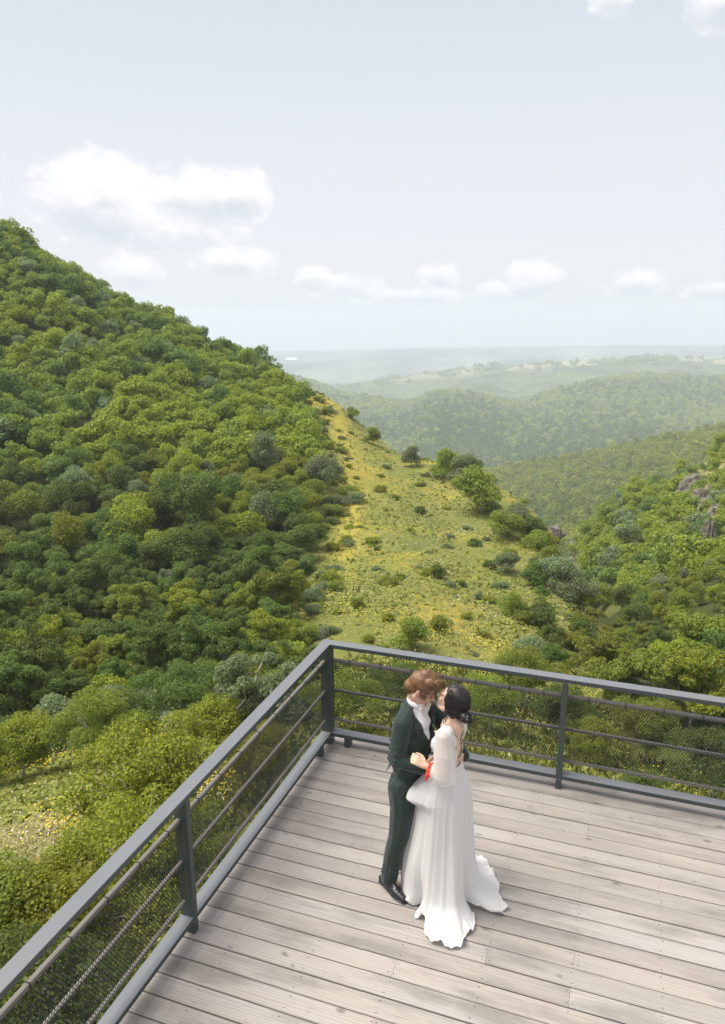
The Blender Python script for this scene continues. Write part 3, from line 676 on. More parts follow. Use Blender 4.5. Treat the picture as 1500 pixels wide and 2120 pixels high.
def hand(wrist, d, palm, thumb, curl, k=1.0):
    """palm, four unequal fingers bent towards the palm side and a thumb from the side of the palm"""
    d = nrm(d); palm = nrm(palm - d*np.dot(palm, d)); ac = np.cross(d, palm); ac = ac if np.dot(ac, thumb) > 0 else -ac
    P_ = stroke([wrist, wrist+d*.02*k], [.024*k, .022*k])
    for q in (-1.5, -.5, .5, 1.5): P_ += stroke([wrist+d*.015*k+ac*q*.010*k, wrist+d*.085*k+ac*q*.019*k], [.0155*k, .0125*k])
    for q, ln, cu in ((1.5, .070, .85), (.5, .079, 1.0), (-.5, .074, 1.08), (-1.5, .058, 1.15)):
        p_ = wrist+d*.088*k+ac*q*.0195*k; pts = [p_]; a = 0
        for fr, b in ((.44, .55), (.31, 1.0), (.25, .8)):
            a += curl*cu*b; p_ = p_ + (d*math.cos(a)+palm*math.sin(a)+ac*q*.03)*ln*fr*k; pts.append(p_)
        P_ += stroke(pts, [.0098*k, .0092*k, .0085*k, .0070*k])
    t0 = wrist+d*.025*k+ac*.026*k; t1 = t0+nrm(d*.75+ac*.6+palm*.35)*.040*k; t2 = t1+nrm(d+ac*.1+palm*.5)*.030*k; t3 = t2+nrm(d-ac*.15+palm*.5)*.022*k
    return P_ + stroke([t0, t1, t2, t3], [.0145*k, .0115*k, .0098*k, .0080*k])
def strands(name, me, n, length, width, flow, rg, keep=None, lift=1.0):
    """short tapering locks lying over a hair shell"""
    co = coords(me); nr = np.empty(len(co)*3, np.float32); me.vertices.foreach_get('normal', nr); nr = nr.reshape(-1, 3)
    ids = np.arange(len(co)) if keep is None else np.where(keep)[0]; k = rg.choice(ids, n); p_ = co[k]; m = nr[k]
    d = flow(p_, m) + rg.normal(size=p_.shape)*.15; d -= m*(d*m).sum(1, keepdims=True)*.75; d /= np.linalg.norm(d, axis=1, keepdims=True)
    ln = (length*rg.uniform(.6, 1.3, n))[:, None]; sd = np.cross(d, m); sd /= np.linalg.norm(sd, axis=1, keepdims=True); w_ = width*rg.uniform(.6, 1.4, n)[:, None]
    a = p_ - m*.002; b = a + d*ln*.5 + m*.006*lift*(ln/.035); c = a + d*ln + m*.001
    V = np.stack([a-sd*w_*.5, a+sd*w_*.5, b+sd*w_*.5, b-sd*w_*.5, c+sd*w_*.08, c-sd*w_*.08], 1).reshape(-1, 3); o = np.arange(n)[:, None]*6
    return np_mesh(name, V, np.concatenate([o+np.array([[0, 1, 2, 3]]), o+np.array([[3, 2, 4, 5]])]), True)
rgp = np.random.default_rng(3)
# ---- the groom
man = person('man in a dark green suit kissing the bride, auburn hair and white shirt', (.02, .12, 0))
MB_ = tuple(man['base'])
ax, fm = nrm((.65, .75, 0)), nrm((.75, -.65, 0))
mh = V3(.182, .150, 1.616); mf, ms, mu = frame((.87, -.22, -.44)); mneck = V3(.135, .172, 1.490)
def mtorso(k, extra=0.0):
    P_ = []
    for c, ra, rf, rz in (((.105, .155, .88), .165, .118, .14), ((.112, .16, 1.02), .152, .112, .14), ((.138, .165, 1.20), .176, .122, .17), ((.150, .165, 1.345), .165, .088, .075)):
        P_ += ell3(c, ax, fm, UP, ra*k+extra, rf*k+extra, rz)
    return P_
RS, LS = V3(.045, .045, 1.392), V3(.262, .285, 1.392); RE, RW = V3(.010, -.012, 1.150), V3(.205, -.040, 1.098); LE, LW = V3(.425, .335, 1.150), V3(.494, .095, 1.118)
b = mtorso(.86) + head(mh, mf, ms, mu) + stroke([mh-mu*.05-mf*.03, mneck], [.054, .056]) + stroke([mneck, V3(.145, .165, 1.38)], [.058, .075])
b += stroke([RS, RE, RW], [.048, .040, .027]) + stroke([LS, LE, LW], [.048, .040, .027])
b += hand(RW, V3(.85, .05, .30), V3(.1, .9, .2), V3(0, 0, 1), .25) + hand(LW, V3(-.45, -.85, -.05), V3(-.85, .45, 0), V3(0, 0, 1), .28)
RH, RK, RA = V3(.055, .085, .86), V3(.030, .045, .475), V3(-.048, .075, .10); LH, LK, LA = V3(.158, .215, .86), V3(.135, .20, .475), V3(.075, .265, .10)
b += stroke([RH, RK, RA], [.085, .055, .04]) + stroke([LH, LK, LA], [.085, .055, .04]) + stroke([RA, RA+V3(.06, -.06, -.06)], [.036, .028]) + stroke([LA, LA+V3(.06, -.06, -.06)], [.036, .028])
put('body', blob('body', b, .0042, 4, MB_), M['skin_m'], man)
tr = mtorso(.95)[:2] + stroke([RH+V3(-.004, 0, 0), RH+V3(0, -.02, -.16), RK, RK+V3(-.04, .012, -.16), RA+V3(.006, -.004, -.035)], [.112, .098, .080, .072, .066], .12) + stroke([LH, LH+V3(0, 0, -.16), LK, LK+V3(-.02, .03, -.16), LA+V3(.004, 0, -.035)], [.112, .098, .082, .072, .066], .12)
for z_, a_ in ((.50, .5), (.43, .8), (.56, .3), (.17, .7), (.145, .9), (.20, .4)):                # creases at knee and break over the shoe
    c = RK+(RA-RK)*((.475-z_)/.375) if z_ < .475 else RK+(RH-RK)*((z_-.475)/.385)
    tr += stroke([c+V3(-.055, -.03, .012), c+V3(0, -.066, 0), c+V3(.05, -.05, -.015)], [.012, .014, .010])
me = blob('trousers', tr, .006, 3, MB_); co = coords(me); me = subset(me, 'trousers', co[:, 2] > .060); put('trousers', me, M['suit'], man, .003)
jk = mtorso(1.02, .012) + ell3((.108, .155, .86), ax, fm, UP, .188, .140, .16) + stroke([mneck+V3(-.02, .0, -.012), RS, RE, RW+V3(-.02, .002, 0)], [.064, .070, .061, .047]) + stroke([mneck+V3(.02, .02, -.012), LS, LE, LW], [.064, .070, .058, .044]) + stroke([mneck+fm*.03-UP*.03, V3(.15, .165, 1.36)+fm*.03], [.05, .075])
for q, r_ in ((.10, .018), (.22, .016), (.40, .015), (.62, .014)):                                # sleeve creases at the elbow
    c = RE + (RS-RE)*(q-.15); jk += stroke([c+V3(-.058, .0, .02), c+V3(-.02, -.052, -.004), c+V3(.045, -.042, -.02)], [.014, r_, .012])
jk += stroke([RE+V3(.03, -.055, -.015), RE+V3(.10, -.048, -.03)], [.014, .010]) + stroke([V3(.03, .05, 1.02), V3(.10, .03, 1.0), V3(.18, .045, 1.02)], [.02, .014, .01])
jm = blob('jacket', jk, .0055, 3, MB_); co = coords(jm)
lat = (co-V3(.145, .165, 0))@ax - .012; frt = (co-V3(.145, .165, 0))@fm; z = co[:, 2]; dn = np.linalg.norm(co[:, :2]-mneck[:2], axis=1)
arm = (co-RS)@nrm(RE-RS) > .02
arm &= np.linalg.norm((co-RS)-np.outer((co-RS)@nrm(RE-RS), nrm(RE-RS)), axis=1) < .07
front = (frt > .03) & ~((lat < -.14))
vj = np.clip((z-1.10)/(1.47-1.10), 0, 1)*.094; vs = np.clip((z-1.245)/(1.46-1.245), 0, 1)*.072
coll = (dn < .075) & (z > 1.50-.10*np.clip((co-mneck)@fm/.06, -.3, 1))
keepj = (z > .795) & ~(front & (abs(lat) < vj) & (z > 1.10)) & ~coll
put('jacket', subset(jm, 'jacket', keepj), M['suit'], man, .005)
put('vest', subset(jm, 'vest', front & (abs(lat) < vj+.012) & (z > 1.08) & (z < 1.50) & ~(abs(lat) < vs-.003), -.006), M['suit'], man)
put('shirt', subset(jm, 'shirt', (front & (abs(lat) < vs+.012) & (z > 1.235) & (z < 1.50)), -.003), M['shirt'], man)
put('lapel', subset(jm, 'lapel', front & (abs(lat) > vj-.004) & (abs(lat) < vj+.052*np.clip((z-1.08)/.22, 0, 1)*np.clip((1.46-z)/.10, .35, 1)) & (z > 1.10) & (z < 1.50) & ~coll & ~arm, .006), M['suit'], man, .004)
rgc = [mneck + V3(.012, -.012, .028) + (ax*math.cos(t_)*.060 + fm*math.sin(t_)*.062) + UP*(.012*-math.sin(t_)) for t_ in np.linspace(-1.2, math.pi+1.2, 64)]
put('collar', blob('collar', sum([ell3(c, ax, fm, UP, .008, .008, .022) for c in rgc], []), .004, 2, MB_), M['shirt'], man)
tc_ = mneck + fm*.088 + UP*.005 + V3(.01, 0, 0)
put('bow_tie', blob('bow_tie', sum([stroke([tc_, tc_+ax*q*.022, tc_+ax*q*.048], [.008, .013, .019], .3, np.stack([ax*1.0, fm*.5, UP*1.0], 1)) for q in (-1, 1)], []) + ball(tc_, .011) + stroke([tc_, tc_+fm*.012-UP*.07-ax*.012], [.008, .012], .3, np.stack([ax, fm*.4, UP], 1)), .003, 2, MB_), M['tie'], man)
for an, nm in ((RA, 0), (LA, 1)):
    o0 = an - V3(-.048, .075, .10); hl, bl, to = o0+V3(-.088, .112, 0), o0+V3(.022, -.030, 0), o0+V3(.066, -.078, 0); fd = nrm(to-hl); fs_ = np.cross(UP, fd); B = np.stack([fd, fs_, UP], 1)
    s = stroke([hl+UP*.040, hl+fd*.05+UP*.045, bl+UP*.036, to+UP*.026], [.036, .037, .043, .032], .25, np.stack([fd, fs_, UP*.85], 1)) + stroke([o0+V3(-.065, .09, .085), o0+V3(-.03, .045, .07), bl+UP*.05], [.036, .033, .02])
    s += sum([stroke([o0+V3(-.03, .04, .088)+fd*q-fs_*.018, o0+V3(-.03, .04, .088)+fd*q+fs_*.018], [.005, .005]) for q in (.0, .016, .032)], [])
    me = blob('shoe', s, .004, 3, MB_); c = coords(me); c[:, 2] = np.maximum(c[:, 2], .012); setco(me, c); sh = put('shoe', me, M['shoe'], man)
    me = blob('sole', stroke([hl, hl+fd*.07, bl, to], [.037, .034, .045, .035], .25, np.stack([fd, fs_, UP*.28], 1)), .004, 1, MB_); c = coords(me); c[:, 2] = np.clip(c[:, 2]+.009, .0015, .014); setco(me, c)
    so = put('sole', me, M['shoe'], man); so.parent = sh
hs = ell3(mh+mu*.046-mf*.016, mf, ms, mu, .103, .080, .092) + stroke([mh+mf*.06+mu*.118-ms*.04, mh+mf*.078+mu*.112, mh+mf*.06+mu*.112+ms*.05], [.024, .028, .024]) + stroke([mh+mu*.118-mf*.03, mh+mu*.122+mf*.02, mh+mu*.106+mf*.062], [.034, .038, .036]) + stroke([mh+mu*.10+mf*.02-ms*.045, mh+mu*.095+mf*.06-ms*.03], [.036, .032]) + stroke([mh+mu*.10+mf*.02+ms*.045, mh+mu*.095+mf*.06+ms*.03], [.036, .032]) + ball(mh-mf*.075-mu*.015, .055) + stroke([mh-ms*.070+mu*.02+mf*.012, mh-ms*.073-mu*.026+mf*.014], [.013, .009]) + stroke([mh+ms*.070+mu*.02+mf*.012, mh+ms*.073-mu*.026+mf*.014], [.013, .009])
hm = blob('hair', hs, .005, 2, MB_); co = coords(hm)-mh; a, d, sdv = co@mf, co@mu, co@ms
hcut = ~((a > .035) & (d < .072)) & ~((a > -.040) & (d < .022) & ~((a < .034) & (a > .012) & (d > -.030) & (abs(sdv) > .055))) & (d > -.062)
hmesh = subset(hm, 'hair', hcut); co = coords(hmesh)-mh
lump = 1 + .04*vnoise(co[:, 0]*60+co[:, 2]*25, co[:, 1]*60, 2)[:, None]; setco(hmesh, coords(hmesh)*1.0 + co*(lump-1))
st = strands('locks', hmesh, 5200, .046, .0034, lambda p_, m: mf*.75 + UP*.15 - ms*.35*np.sign((p_-mh)@ms)[:, None]*.3 + nrm(V3(.2, .1, -.2)), rgp)
h_ = put('hair', hmesh, M['hair_m'], man, .004); s_ = put('locks', st, M['hair_m'], man); s_.parent = h_
for q in (-1, 1):
    eb = MB(); eb.tube([tuple(mh+mf*.096+ms*q*.014+mu*.028), tuple(mh+mf*.091+ms*q*.034+mu*.033), tuple(mh+mf*.078+ms*q*.050+mu*.026)], [.0035, .004, .002], 6); put('eyebrow', eb.mesh('eyebrow', True), M['hair_m'], man)

for q in (-1, 1):
    el_ = MB(); el_.tube([tuple(mh+mf*.091+ms*q*.016+mu*.001), tuple(mh+mf*.0935+ms*q*.030-mu*.004), tuple(mh+mf*.083+ms*q*.046+mu*.001)], [.002, .0028, .0015], 6); put('eyelash', el_.mesh('eyelash', True), M['hair_w'], man)

cd = MB()
for q, e in ((0, (-.070, .10, .975)), (1, (-.052, .11, .985))): cd.tube([(-.022+q*.006, .085, 1.12), (-.034+q*.008, .088, 1.06), e], [.004, .005, .002], 6)
put('hanging_cord', cd.mesh('hanging_cord', True), M['suit'], man)
# ---- the bride
bride = person('bride in a white chiffon dress with a dark low bun and red wrist ribbon', (.36, .0, 0)); WB_ = tuple(bride['base'])
aw, fw = V3(-.475, -.88, 0), V3(-.88, .475, 0)
wh = V3(.394, .066, 1.580); wf, ws, wu = frame((-.84, .33, .42)); wneck = V3(.400, .030, 1.430)
def wtorso(e, up=.0):
    P_ = []
    for c, ra, rf, rz in (((.385, .02, .95), .155, .112, .14), ((.374, .03, 1.10), .108, .080, .11), ((.380, .035, 1.22), .124, .092, .12), ((.394, .034, 1.335), .140, .076, .085)): P_ += ell3(c, aw, fw, UP, ra+e, rf+e, rz+e*.3)
    for q in (-1, 1): P_ += ell3(V3(.380, .035, 1.258)+fw*.056+aw*q*.056, aw, fw, UP, .058+e, .050+e, .064+e)
    return P_
wLS, wRS = V3(.325, -.110, 1.385), V3(.478, .170, 1.385); wLE, wLW = V3(.338, -.165, 1.128), V3(.212, -.132, 1.176); wRE, wRW = V3(.455, .335, 1.16), V3(.30, .385, 1.12)
b = wtorso(-.008) + head(wh, wf, ws, wu, .94) + stroke([wh-wu*.05-wf*.03, wneck], [.046, .047]) + stroke([wneck, V3(.398, .03, 1.385)], [.055, .085]) + stroke([wRS+V3(0, 0, .005), wneck-UP*.01, wLS+V3(0, 0, .005)], [.040, .048, .040])
b += stroke([wLS, wLE, wLW], [.042, .034, .0235]) + stroke([wRS, wRE, wRW], [.042, .034, .0235])
b += hand(wLW, V3(-.86, .12, .50), V3(.1, .72, -.65), V3(.3, .5, .8), .95, .92) + hand(wRW, V3(-.9, -.1, .1), V3(0, -.6, -.7), V3(-.3, -.6, .3), .3, .9)
for s_ in (-1, 1):
    hp = V3(.385, .02, .92)+aw*.075*s_; b += stroke([hp, hp+V3(-.01, .02, -.42), hp+V3(.01, 0, -.84)], [.085, .055, .035]) + stroke([hp+V3(.01, 0, -.86), hp+fw*.14+V3(0, 0, -.885)], [.032, .022])
put('body', blob('body', b, .0042, 4, WB_), M['skin_w'], bride)
bm_ = blob('bodice', wtorso(.006) + stroke([wRS+V3(0, 0, .003), wneck-UP*.022, wLS+V3(0, 0, .003)], [.050, .056, .050]) + ell3((.397, .032, 1.372), aw, fw, UP, .165, .070, .050) + ell3((.342, .055, 1.225), aw, fw, UP, .100, .070, .105) + stroke([wLS+V3(.02, .03, -.01), V3(.37, -.04, 1.33)], [.050, .07]) + stroke([wRS+V3(0, 0, -.01), V3(.42, .11, 1.33)], [.056, .07]), .005, 5, WB_); co = coords(bm_)
lat = (co-V3(.388, .032, 0))@aw; bk = -(co-V3(.388, .032, 0))@fw; z = co[:, 2]; dn = np.linalg.norm(co[:, :2]-wneck[:2]-fw[:2]*.012, axis=1)
opn = (bk > .0) & (abs(lat) < .018+.062*np.clip((z-1.13)/.24, 0, 1)) & (z > 1.13)
hole = (bk > .05) & (((lat-.0)/.022)**2 + ((z-1.105)/.014)**2 < 1)
neckl = (dn < .060) & (z > 1.39)
put('bodice', subset(bm_, 'bodice', (z > 1.06) & ~opn & ~neckl & ~hole & (abs(lat) < .152)), M['bodice'], bride, .002)
sl = stroke([wLS+V3(.022, .036, .012), wLS+V3(.004, .004, .002), wLS+V3(0, -.004, -.04), V3(.333, -.148, 1.26), V3(.338, -.170, 1.135), V3(.268, -.152, 1.142)], [.054, .062, .068, .074, .084, .054])
for t_ in np.linspace(0, 1, 7): sl += stroke([wLS+V3(-.042+.085*t_, -.022-.022*math.sin(3.1*t_), .028), V3(.285+.115*t_, -.185-.03*math.sin(3.1*t_), 1.20), V3(.275+.13*t_, -.205-.02*math.sin(3.1*t_), 1.10)], [.009, .016, .014], .2)
sm_ = blob('sleeve', sl, .005, 3, WB_); co = coords(sm_); put('sleeve', subset(sm_, 'sleeve', ~(((co-V3(.245, -.148, 1.152))@nrm((-.93, .15, .3)) > .008) & (co[:, 2] < 1.24))), M['sheer'], bride)
sr = blob('sleeve', stroke([wRS+V3(-.01, -.02, .005), V3(.468, .26, 1.26), V3(.45, .335, 1.15), V3(.38, .365, 1.135)], [.052, .064, .072, .050]), .006, 3, WB_); put('sleeve', sr, M['sheer'], bride)
# skirt: rings from the waist to a hem traced over the boards, two lobes of train lying on the deck
HEM = [(0, .416), (10, .44), (27, .462), (47, .507), (55, .516), (67, .518), (90, .46), (115, .43), (138, .40), (150, .345), (165, .308), (180, .300), (193, .314), (206, .288), (218, .170), (222.6, .235), (228, .328), (236, .300), (244, .305), (247, .396), (255.8, .48), (264, .485), (272, .51), (282, .50), (289.3, .414), (299, .40), (308, .354), (318, .282), (326, .178), (331, .34), (333.5, .498), (339, .44), (345, .506), (352, .45)]
LV = [(1.115, [(61, .120), (151, .092), (241, .120), (331, .092)]), (1.05, [(0, .122), (61, .140), (150, .120), (190, .145), (241, .145), (300, .128), (331, .118)]),
 (.96, [(0, .160), (90, .172), (150, .165), (178, .205), (196, .215), (222, .180), (270, .160), (320, .155)]), (.90, [(0, .172), (90, .20), (150, .19), (176, .255), (192, .285), (212, .225), (240, .182), (270, .170), (320, .163)]),
 (.862, [(0, .178), (90, .21), (150, .195), (176, .262), (192, .300), (210, .238), (240, .184), (270, .174), (320, .166)]), (.835, [(0, .182), (90, .215), (150, .198), (176, .245), (192, .272), (210, .225), (240, .183), (270, .176), (320, .168)]),
 (.78, [(0, .188), (90, .225), (150, .205), (180, .205), (200, .198), (240, .184), (270, .180), (320, .172)]), (.60, [(0, .200), (90, .25), (150, .24), (180, .228), (200, .215), (240, .200), (270, .192), (320, .182)]),
 (.32, [(0, .225), (40, .25), (90, .30), (150, .29), (180, .278), (205, .262), (218, .225), (245, .240), (272, .240), (300, .222), (325, .175), (340, .21)]),
 (.13, [(0, .275), (27, .30), (55, .33), (90, .36), (138, .355), (165, .296), (193, .300), (206, .265), (218, .185), (245, .285), (272, .300), (300, .255), (326, .170), (338, .255)])]
NT_ = 360; th = np.linspace(0, 360, NT_, endpoint=False)
def per(lst):
    a = np.array([q[0] for q in lst], float); r = np.array([q[1] for q in lst]); a3 = np.concatenate([a-360, a, a+360]); r3 = np.tile(r, 3); return np.interp(th, a3, r3)
def smoothp(r, n):
    for _ in range(n): r = (np.roll(r, 1)+r*2+np.roll(r, -1))/4
    return r
hem = smoothp(per(HEM), 3); ctl = [(z_, smoothp(per(l_), 60)) for z_, l_ in LV]; c8 = ctl[-1][1]
ctl += [(.045, c8*.45+hem*.55), (.018, c8*.15+hem*.85), (.010, hem)]
zc = np.array([c[0] for c in ctl]); rc_ = np.array([c[1] for c in ctl]); tq = np.linspace(0, len(ctl)-1, 110); ti = np.arange(len(ctl), dtype=float)
zz_ = pchip(ti, zc[:, None], tq)[:, 0]; rr_ = pchip(ti, rc_, tq); R_ = np.radians(th)[None]; t01 = (tq/tq[-1])[:, None]
pl = (.8*np.sin(6*R_+.8+2.6*t01) + .55*np.sin(9*R_+2.1-1.9*t01)*np.clip(.4+np.sin(2*R_+1), 0, 1.4) + .35*np.sin(15*R_+.4+t01*3)*np.clip(.5+np.sin(3*R_-t01*2), 0, 1.5) + .16*np.sin(31*R_+1.3+t01*4)*np.clip(np.sin(2*R_+t01*5), 0, 1) + .30*np.sin(27*R_+.4+t01*2)*np.clip(1.3-1.2*t01, 0, 1) + .18*np.sin(43*R_+2+t01)*np.clip(1.2-1.3*t01, 0, 1))
amp = np.interp(tq, [0, 1, 3, 6, 8, 9, 10.5, 12], [.004, .012, .022, .034, .050, .050, .03, .012])[:, None]
rr_ = rr_*(1+pl*amp); flat = np.clip((tq-9.2)/2, 0, 1)[:, None]
cu = np.interp(tq, [0, 4, 12], [.374, .366, .36])[:, None]; cv = np.interp(tq, [0, 4, 12], [.03, .008, 0])[:, None]
X = cu+rr_*np.cos(R_); Y = cv+rr_*np.sin(R_)
rip = .050*vnoise(X*8, Y*8, 4)+.034*vnoise(X*19, Y*19, 6)+.012*np.sin(23*R_+3)
Z = zz_[:, None] + flat*(np.abs(rip)+.002) + .007*np.sin(9*R_)*(1-flat)*np.clip(t01*2, 0, 1)
edgec = np.clip((tq-11)/1, 0, 1)[:, None]; Z = Z + edgec*.018*np.clip(np.sin(R_*37)+np.sin(R_*23+1), 0, 2)*flat
Z = np.maximum(Z, .006)
Vs = np.stack([X, Y, Z], -1).reshape(-1, 3); i, j = np.meshgrid(np.arange(len(tq)-1), np.arange(NT_), indexing='ij'); j2 = (j+1) % NT_
me = np_mesh('skirt', Vs, np.stack([i*NT_+j, (i+1)*NT_+j, (i+1)*NT_+j2, i*NT_+j2], -1).reshape(-1, 4), True); put('skirt', me, M['gown'], bride)
# sash at the waist
sash = MB(); n_ = 40; ring = [(V3(.374, .03, 1.105) + aw*math.cos(q)*.122 + fw*math.sin(q)*.094) for q in np.linspace(0, 2*math.pi, n_, endpoint=False)]
Vv = [tuple(p_+UP*dz) for p_ in ring for dz in (-.012, .012)]; sash.raw(Vv, [(2*k, (2*k+2) % (2*n_), (2*k+3) % (2*n_), 2*k+1) for k in range(n_)]); put('sash', sash.mesh('sash', True), M['gown'], bride, .002)
hw = ell3(wh+wu*.036-wf*.018, wf, ws, wu, .106, .086, .097) + ell3(wh-wf*.055-wu*.03, wf, ws, wu, .068, .074, .072) + stroke([wh-wf*.085-wu*.055, V3(.478, .005, 1.492)], [.050, .046]) + ell3(V3(.482, .0, 1.490), wf, ws, wu, .050, .055, .042)
for q in (-1, 1): hw += stroke([wh+wf*.040+ws*q*.058+wu*.070, wh+wf*.012+ws*q*.074+wu*.015, wh-wf*.015+ws*q*.070-wu*.040, wh-wf*.06+ws*q*.045-wu*.070], [.026, .027, .028, .03])
hmw = blob('hair', hw, .0045, 4, WB_); co = coords(hmw)-wh; a, d, q = co@wf, co@wu, co@ws
hk = ~((a > .050) & (d < .078)) & ~((a > .028) & (d < -.01))
hmw = subset(hmw, 'hair', hk); co = coords(hmw)-wh; q = co@ws; d = co@wu; ang = np.arctan2(co@wu, co@wf)
groove = -.0025*np.exp(-((q+.012)/.006)**2)*(d > .05); setco(hmw, coords(hmw)+wu*groove[:, None] + co*(.006*np.sin(q*170+ang*2))[:, None])
lk = strands('locks', hmw, 2200, .034, .0034, lambda p_, m: nrm(V3(.482, 0, 1.49)-wh)[None]*.8 - (p_-wh)@wf[:, None]*0 - wf*.5, rgp, ((coords(hmw)-wh)@wu > -.055), .15); hh = put('hair', hmw, M['hair_w'], bride, .004); lk = put('locks', lk, M['hair_w'], bride); lk.parent = hh
mb = MB()
for dx, dy in ((0, 0), (.012, -.006)): mb.tube([(.352+dx, -.005+dy, 1.565), (.338+dx, -.03+dy, 1.53), (.346+dx, -.04+dy, 1.50), (.330+dx, -.045+dy, 1.47), (.338+dx, -.05+dy, 1.445)], [.0045, .0045, .004, .003, .0015], 6)
o = put('loose_curl', mb.mesh('loose_curl', True), M['hair_w'], bride); o.parent = hh
pts = [ball(V3(.478, -.046, 1.500)+V3(*rgp.normal(size=3))*V3(.020, .006, .012), rgp.uniform(.0018, .0032)) for _ in range(8)]
o = put('hairpin', blob('hairpin', sum(pts, []) + stroke([V3(.462, -.046, 1.497), V3(.478, -.048, 1.500), V3(.495, -.044, 1.505)], [.0016, .0016, .0016]), .0011, 0, WB_), M['pearl'], bride); o.parent = hh
wc = wLW + nrm(wLE-wLW)*.022; dv = nrm(wLE-wLW); e1 = nrm(np.cross(dv, UP)); e2 = np.cross(dv, e1)
rb = sum([ell3(wc+(e1*math.cos(q)+e2*math.sin(q))*.0285, dv, e1, e2, .013, .006, .006) for q in np.linspace(0, 6.28, 26)], [])
rb += stroke([wc-e1*.030+V3(0, -.012, 0), wc+V3(-.012, -.045, -.035), wc+V3(-.022, -.048, -.075)], [.012, .014, .006], .25, np.diag([1, .45, 1.0])) + stroke([wc+V3(.0, -.034, 0), wc+V3(.006, -.05, -.03)], [.013, .010])
put('ribbon', blob('ribbon', rb, .003, 1, WB_), M['ribbon'], bride)

# ---------------------------------------------------------------- trees
HILL = [Kind(100+i, 4.5+.5*(i % 3), 2.0+.2*(i % 2), .25, 16+i, 5600, .185, .36, low=-.3) for i in range(5)]
FINE = [Kind(200+i, 3.9, 1.9, -.1, 15, 13000, .115, .38, sub=3) for i in range(4)]
NEARK = [Kind(300+i, 2.3+.2*i, 1.45, .35, 12, 24000, .058, .42, twigs=5, sub=5) for i in range(3)]
SHRUB = [Kind(400+i, 1.15, 1.0, -.25, 11, 3600, .105, .42, low=-.1) for i in range(4)]
BUSH = [Kind(450+i, 2.9, 1.9, -.4, 15, 5200, .18, .40, low=-.2) for i in range(3)]
SAP = Kind(500, 3.4, 1.15, .8, 13, 17000, .07, .36, twigs=5, sub=4)
_BR = np.array([0, 36, 43, 50, 63, 80, 96, 125, 138, 160, 400.]); _BA = np.array([-26.5, -26.5, -25, -23.8, -22.6, -21.9, -22.5, -24.0, -26, -26.3, -26.3])
def edge(r): return np.interp(r, _BR, _BA)
def crest_r(az): return np.interp(az, sorted(NEAR), [NEAR[k][7] for k in sorted(NEAR)])
def scatter(n, az0, az1, r0, r1, dmin, test, rg, start=()):
    pts = [tuple(p_) for p_ in start]; cell = dmin; grid = {}
    def key(x, y): return int(x//cell), int(y//cell)
    for q in pts: grid.setdefault(key(*q), []).append(q)
    out = []
    az_ = rg.uniform(az0, az1, n); r_ = np.sqrt(rg.uniform(r0*r0, r1*r1, n)); x_, y_ = pos(az_, r_); ok = test(az_, r_)
    for x, y, o in zip(x_, y_, ok):
        if not o: continue
        kx, ky = key(x, y); bad = False
        for i in (-1, 0, 1):
            for j in (-1, 0, 1):
                for q in grid.get((kx+i, ky+j), ()):
                    if (q[0]-x)**2+(q[1]-y)**2 < dmin*dmin: bad = True
        if bad: continue
        grid.setdefault((kx, ky), []).append((x, y)); out.append((x, y))
    return np.array(out)
rgt = np.random.default_rng(11)
left = scatter(42000, -62, -20, 33, 196, 1.95, lambda a, r: (a < edge(r)-.9) & (r < crest_r(a)+7), rgt)
right = scatter(15000, -4, 24, 33, 200, 2.15, lambda a, r: ((a > -3.0+np.clip((42-r)*.6, 0, 6)) & (r < 60)) | ((a > .2) & (r >= 60) & (r < 95)) | ((a > -3.2) & (r >= 95) & (vnoise(a*1.3, r/14., 5) > -.22) & ~((a > 3.6) & (r > np.interp(a, [3.5, 5, 6, 8], [172, 142, 124, 100])) & (vnoise(a*2.1, r/9., 6) < .22))), rgt)
P = np.concatenate([left, right]); side = np.array(['L']*len(left)+['R']*len(right))
rr = np.hypot(P[:, 0]-CX, P[:, 1]-CY); aa = np.degrees(np.arctan2(P[:, 0]-CX, P[:, 1]-CY)); zz = gz(P[:, 0], P[:, 1])
FOL = ['fol_yellow', 'fol_mid', 'fol_dark', 'fol_silver']; WORD = {'fol_yellow': 'yellow-green', 'fol_mid': 'mid green', 'fol_dark': 'dark green', 'fol_silver': 'pale silvery green', 'fol_bright': 'lime green'}
cl = vnoise(P[:, 0]/17, P[:, 1]/17, 12) + .55*rgt.normal(size=len(P))*.5
fol = np.where(cl < -.26, 2, np.where(cl < .02, 1, 0)); fol[(side == 'L') & (rr < 64) & (rgt.random(len(P)) < .72)] = 2; fol[(side == 'R') & (rr > 85) & (rgt.random(len(P)) < .4)] = 0; fol[rgt.random(len(P)) < np.where((side == 'R') & (rr > 70), .14, .055)] = 3  # most trees at the left hill's foot get dark leaves, painting in its shade
inview = (aa > -51) & (aa < 9.5)
order = np.argsort(np.where(inview, rr, rr+1000)); chosen = order[:296]; rest = order[296:]
for i in chosen:
    kd = FINE[rgt.integers(4)] if rr[i] < 58 else HILL[rgt.integers(5)]
    f = FOL[fol[i]]; sc = float(np.clip(rgt.lognormal(-.30, .22), .45, 1.15))*(1 if side[i] == 'L' or rr[i] > 92 or rr[i] < 40 else .62)
    where = ('covering the left hillside' if rr[i] > 62 else 'at the dark foot of the left hillside') if side[i] == 'L' else ('filling the gorge right of the meadow ridge' if rr[i] > 62 else 'in the thicket beyond the back railing on the right')
    plant('tree', kd, P[i, 0], P[i, 1], zz[i]-.15, sc, rgt.uniform(0, 6.28), f, f'{WORD[f]} bushy tree {where}', 'tree', f'{WORD[f]} trees {where}', rgt.uniform(.75, 1.25))
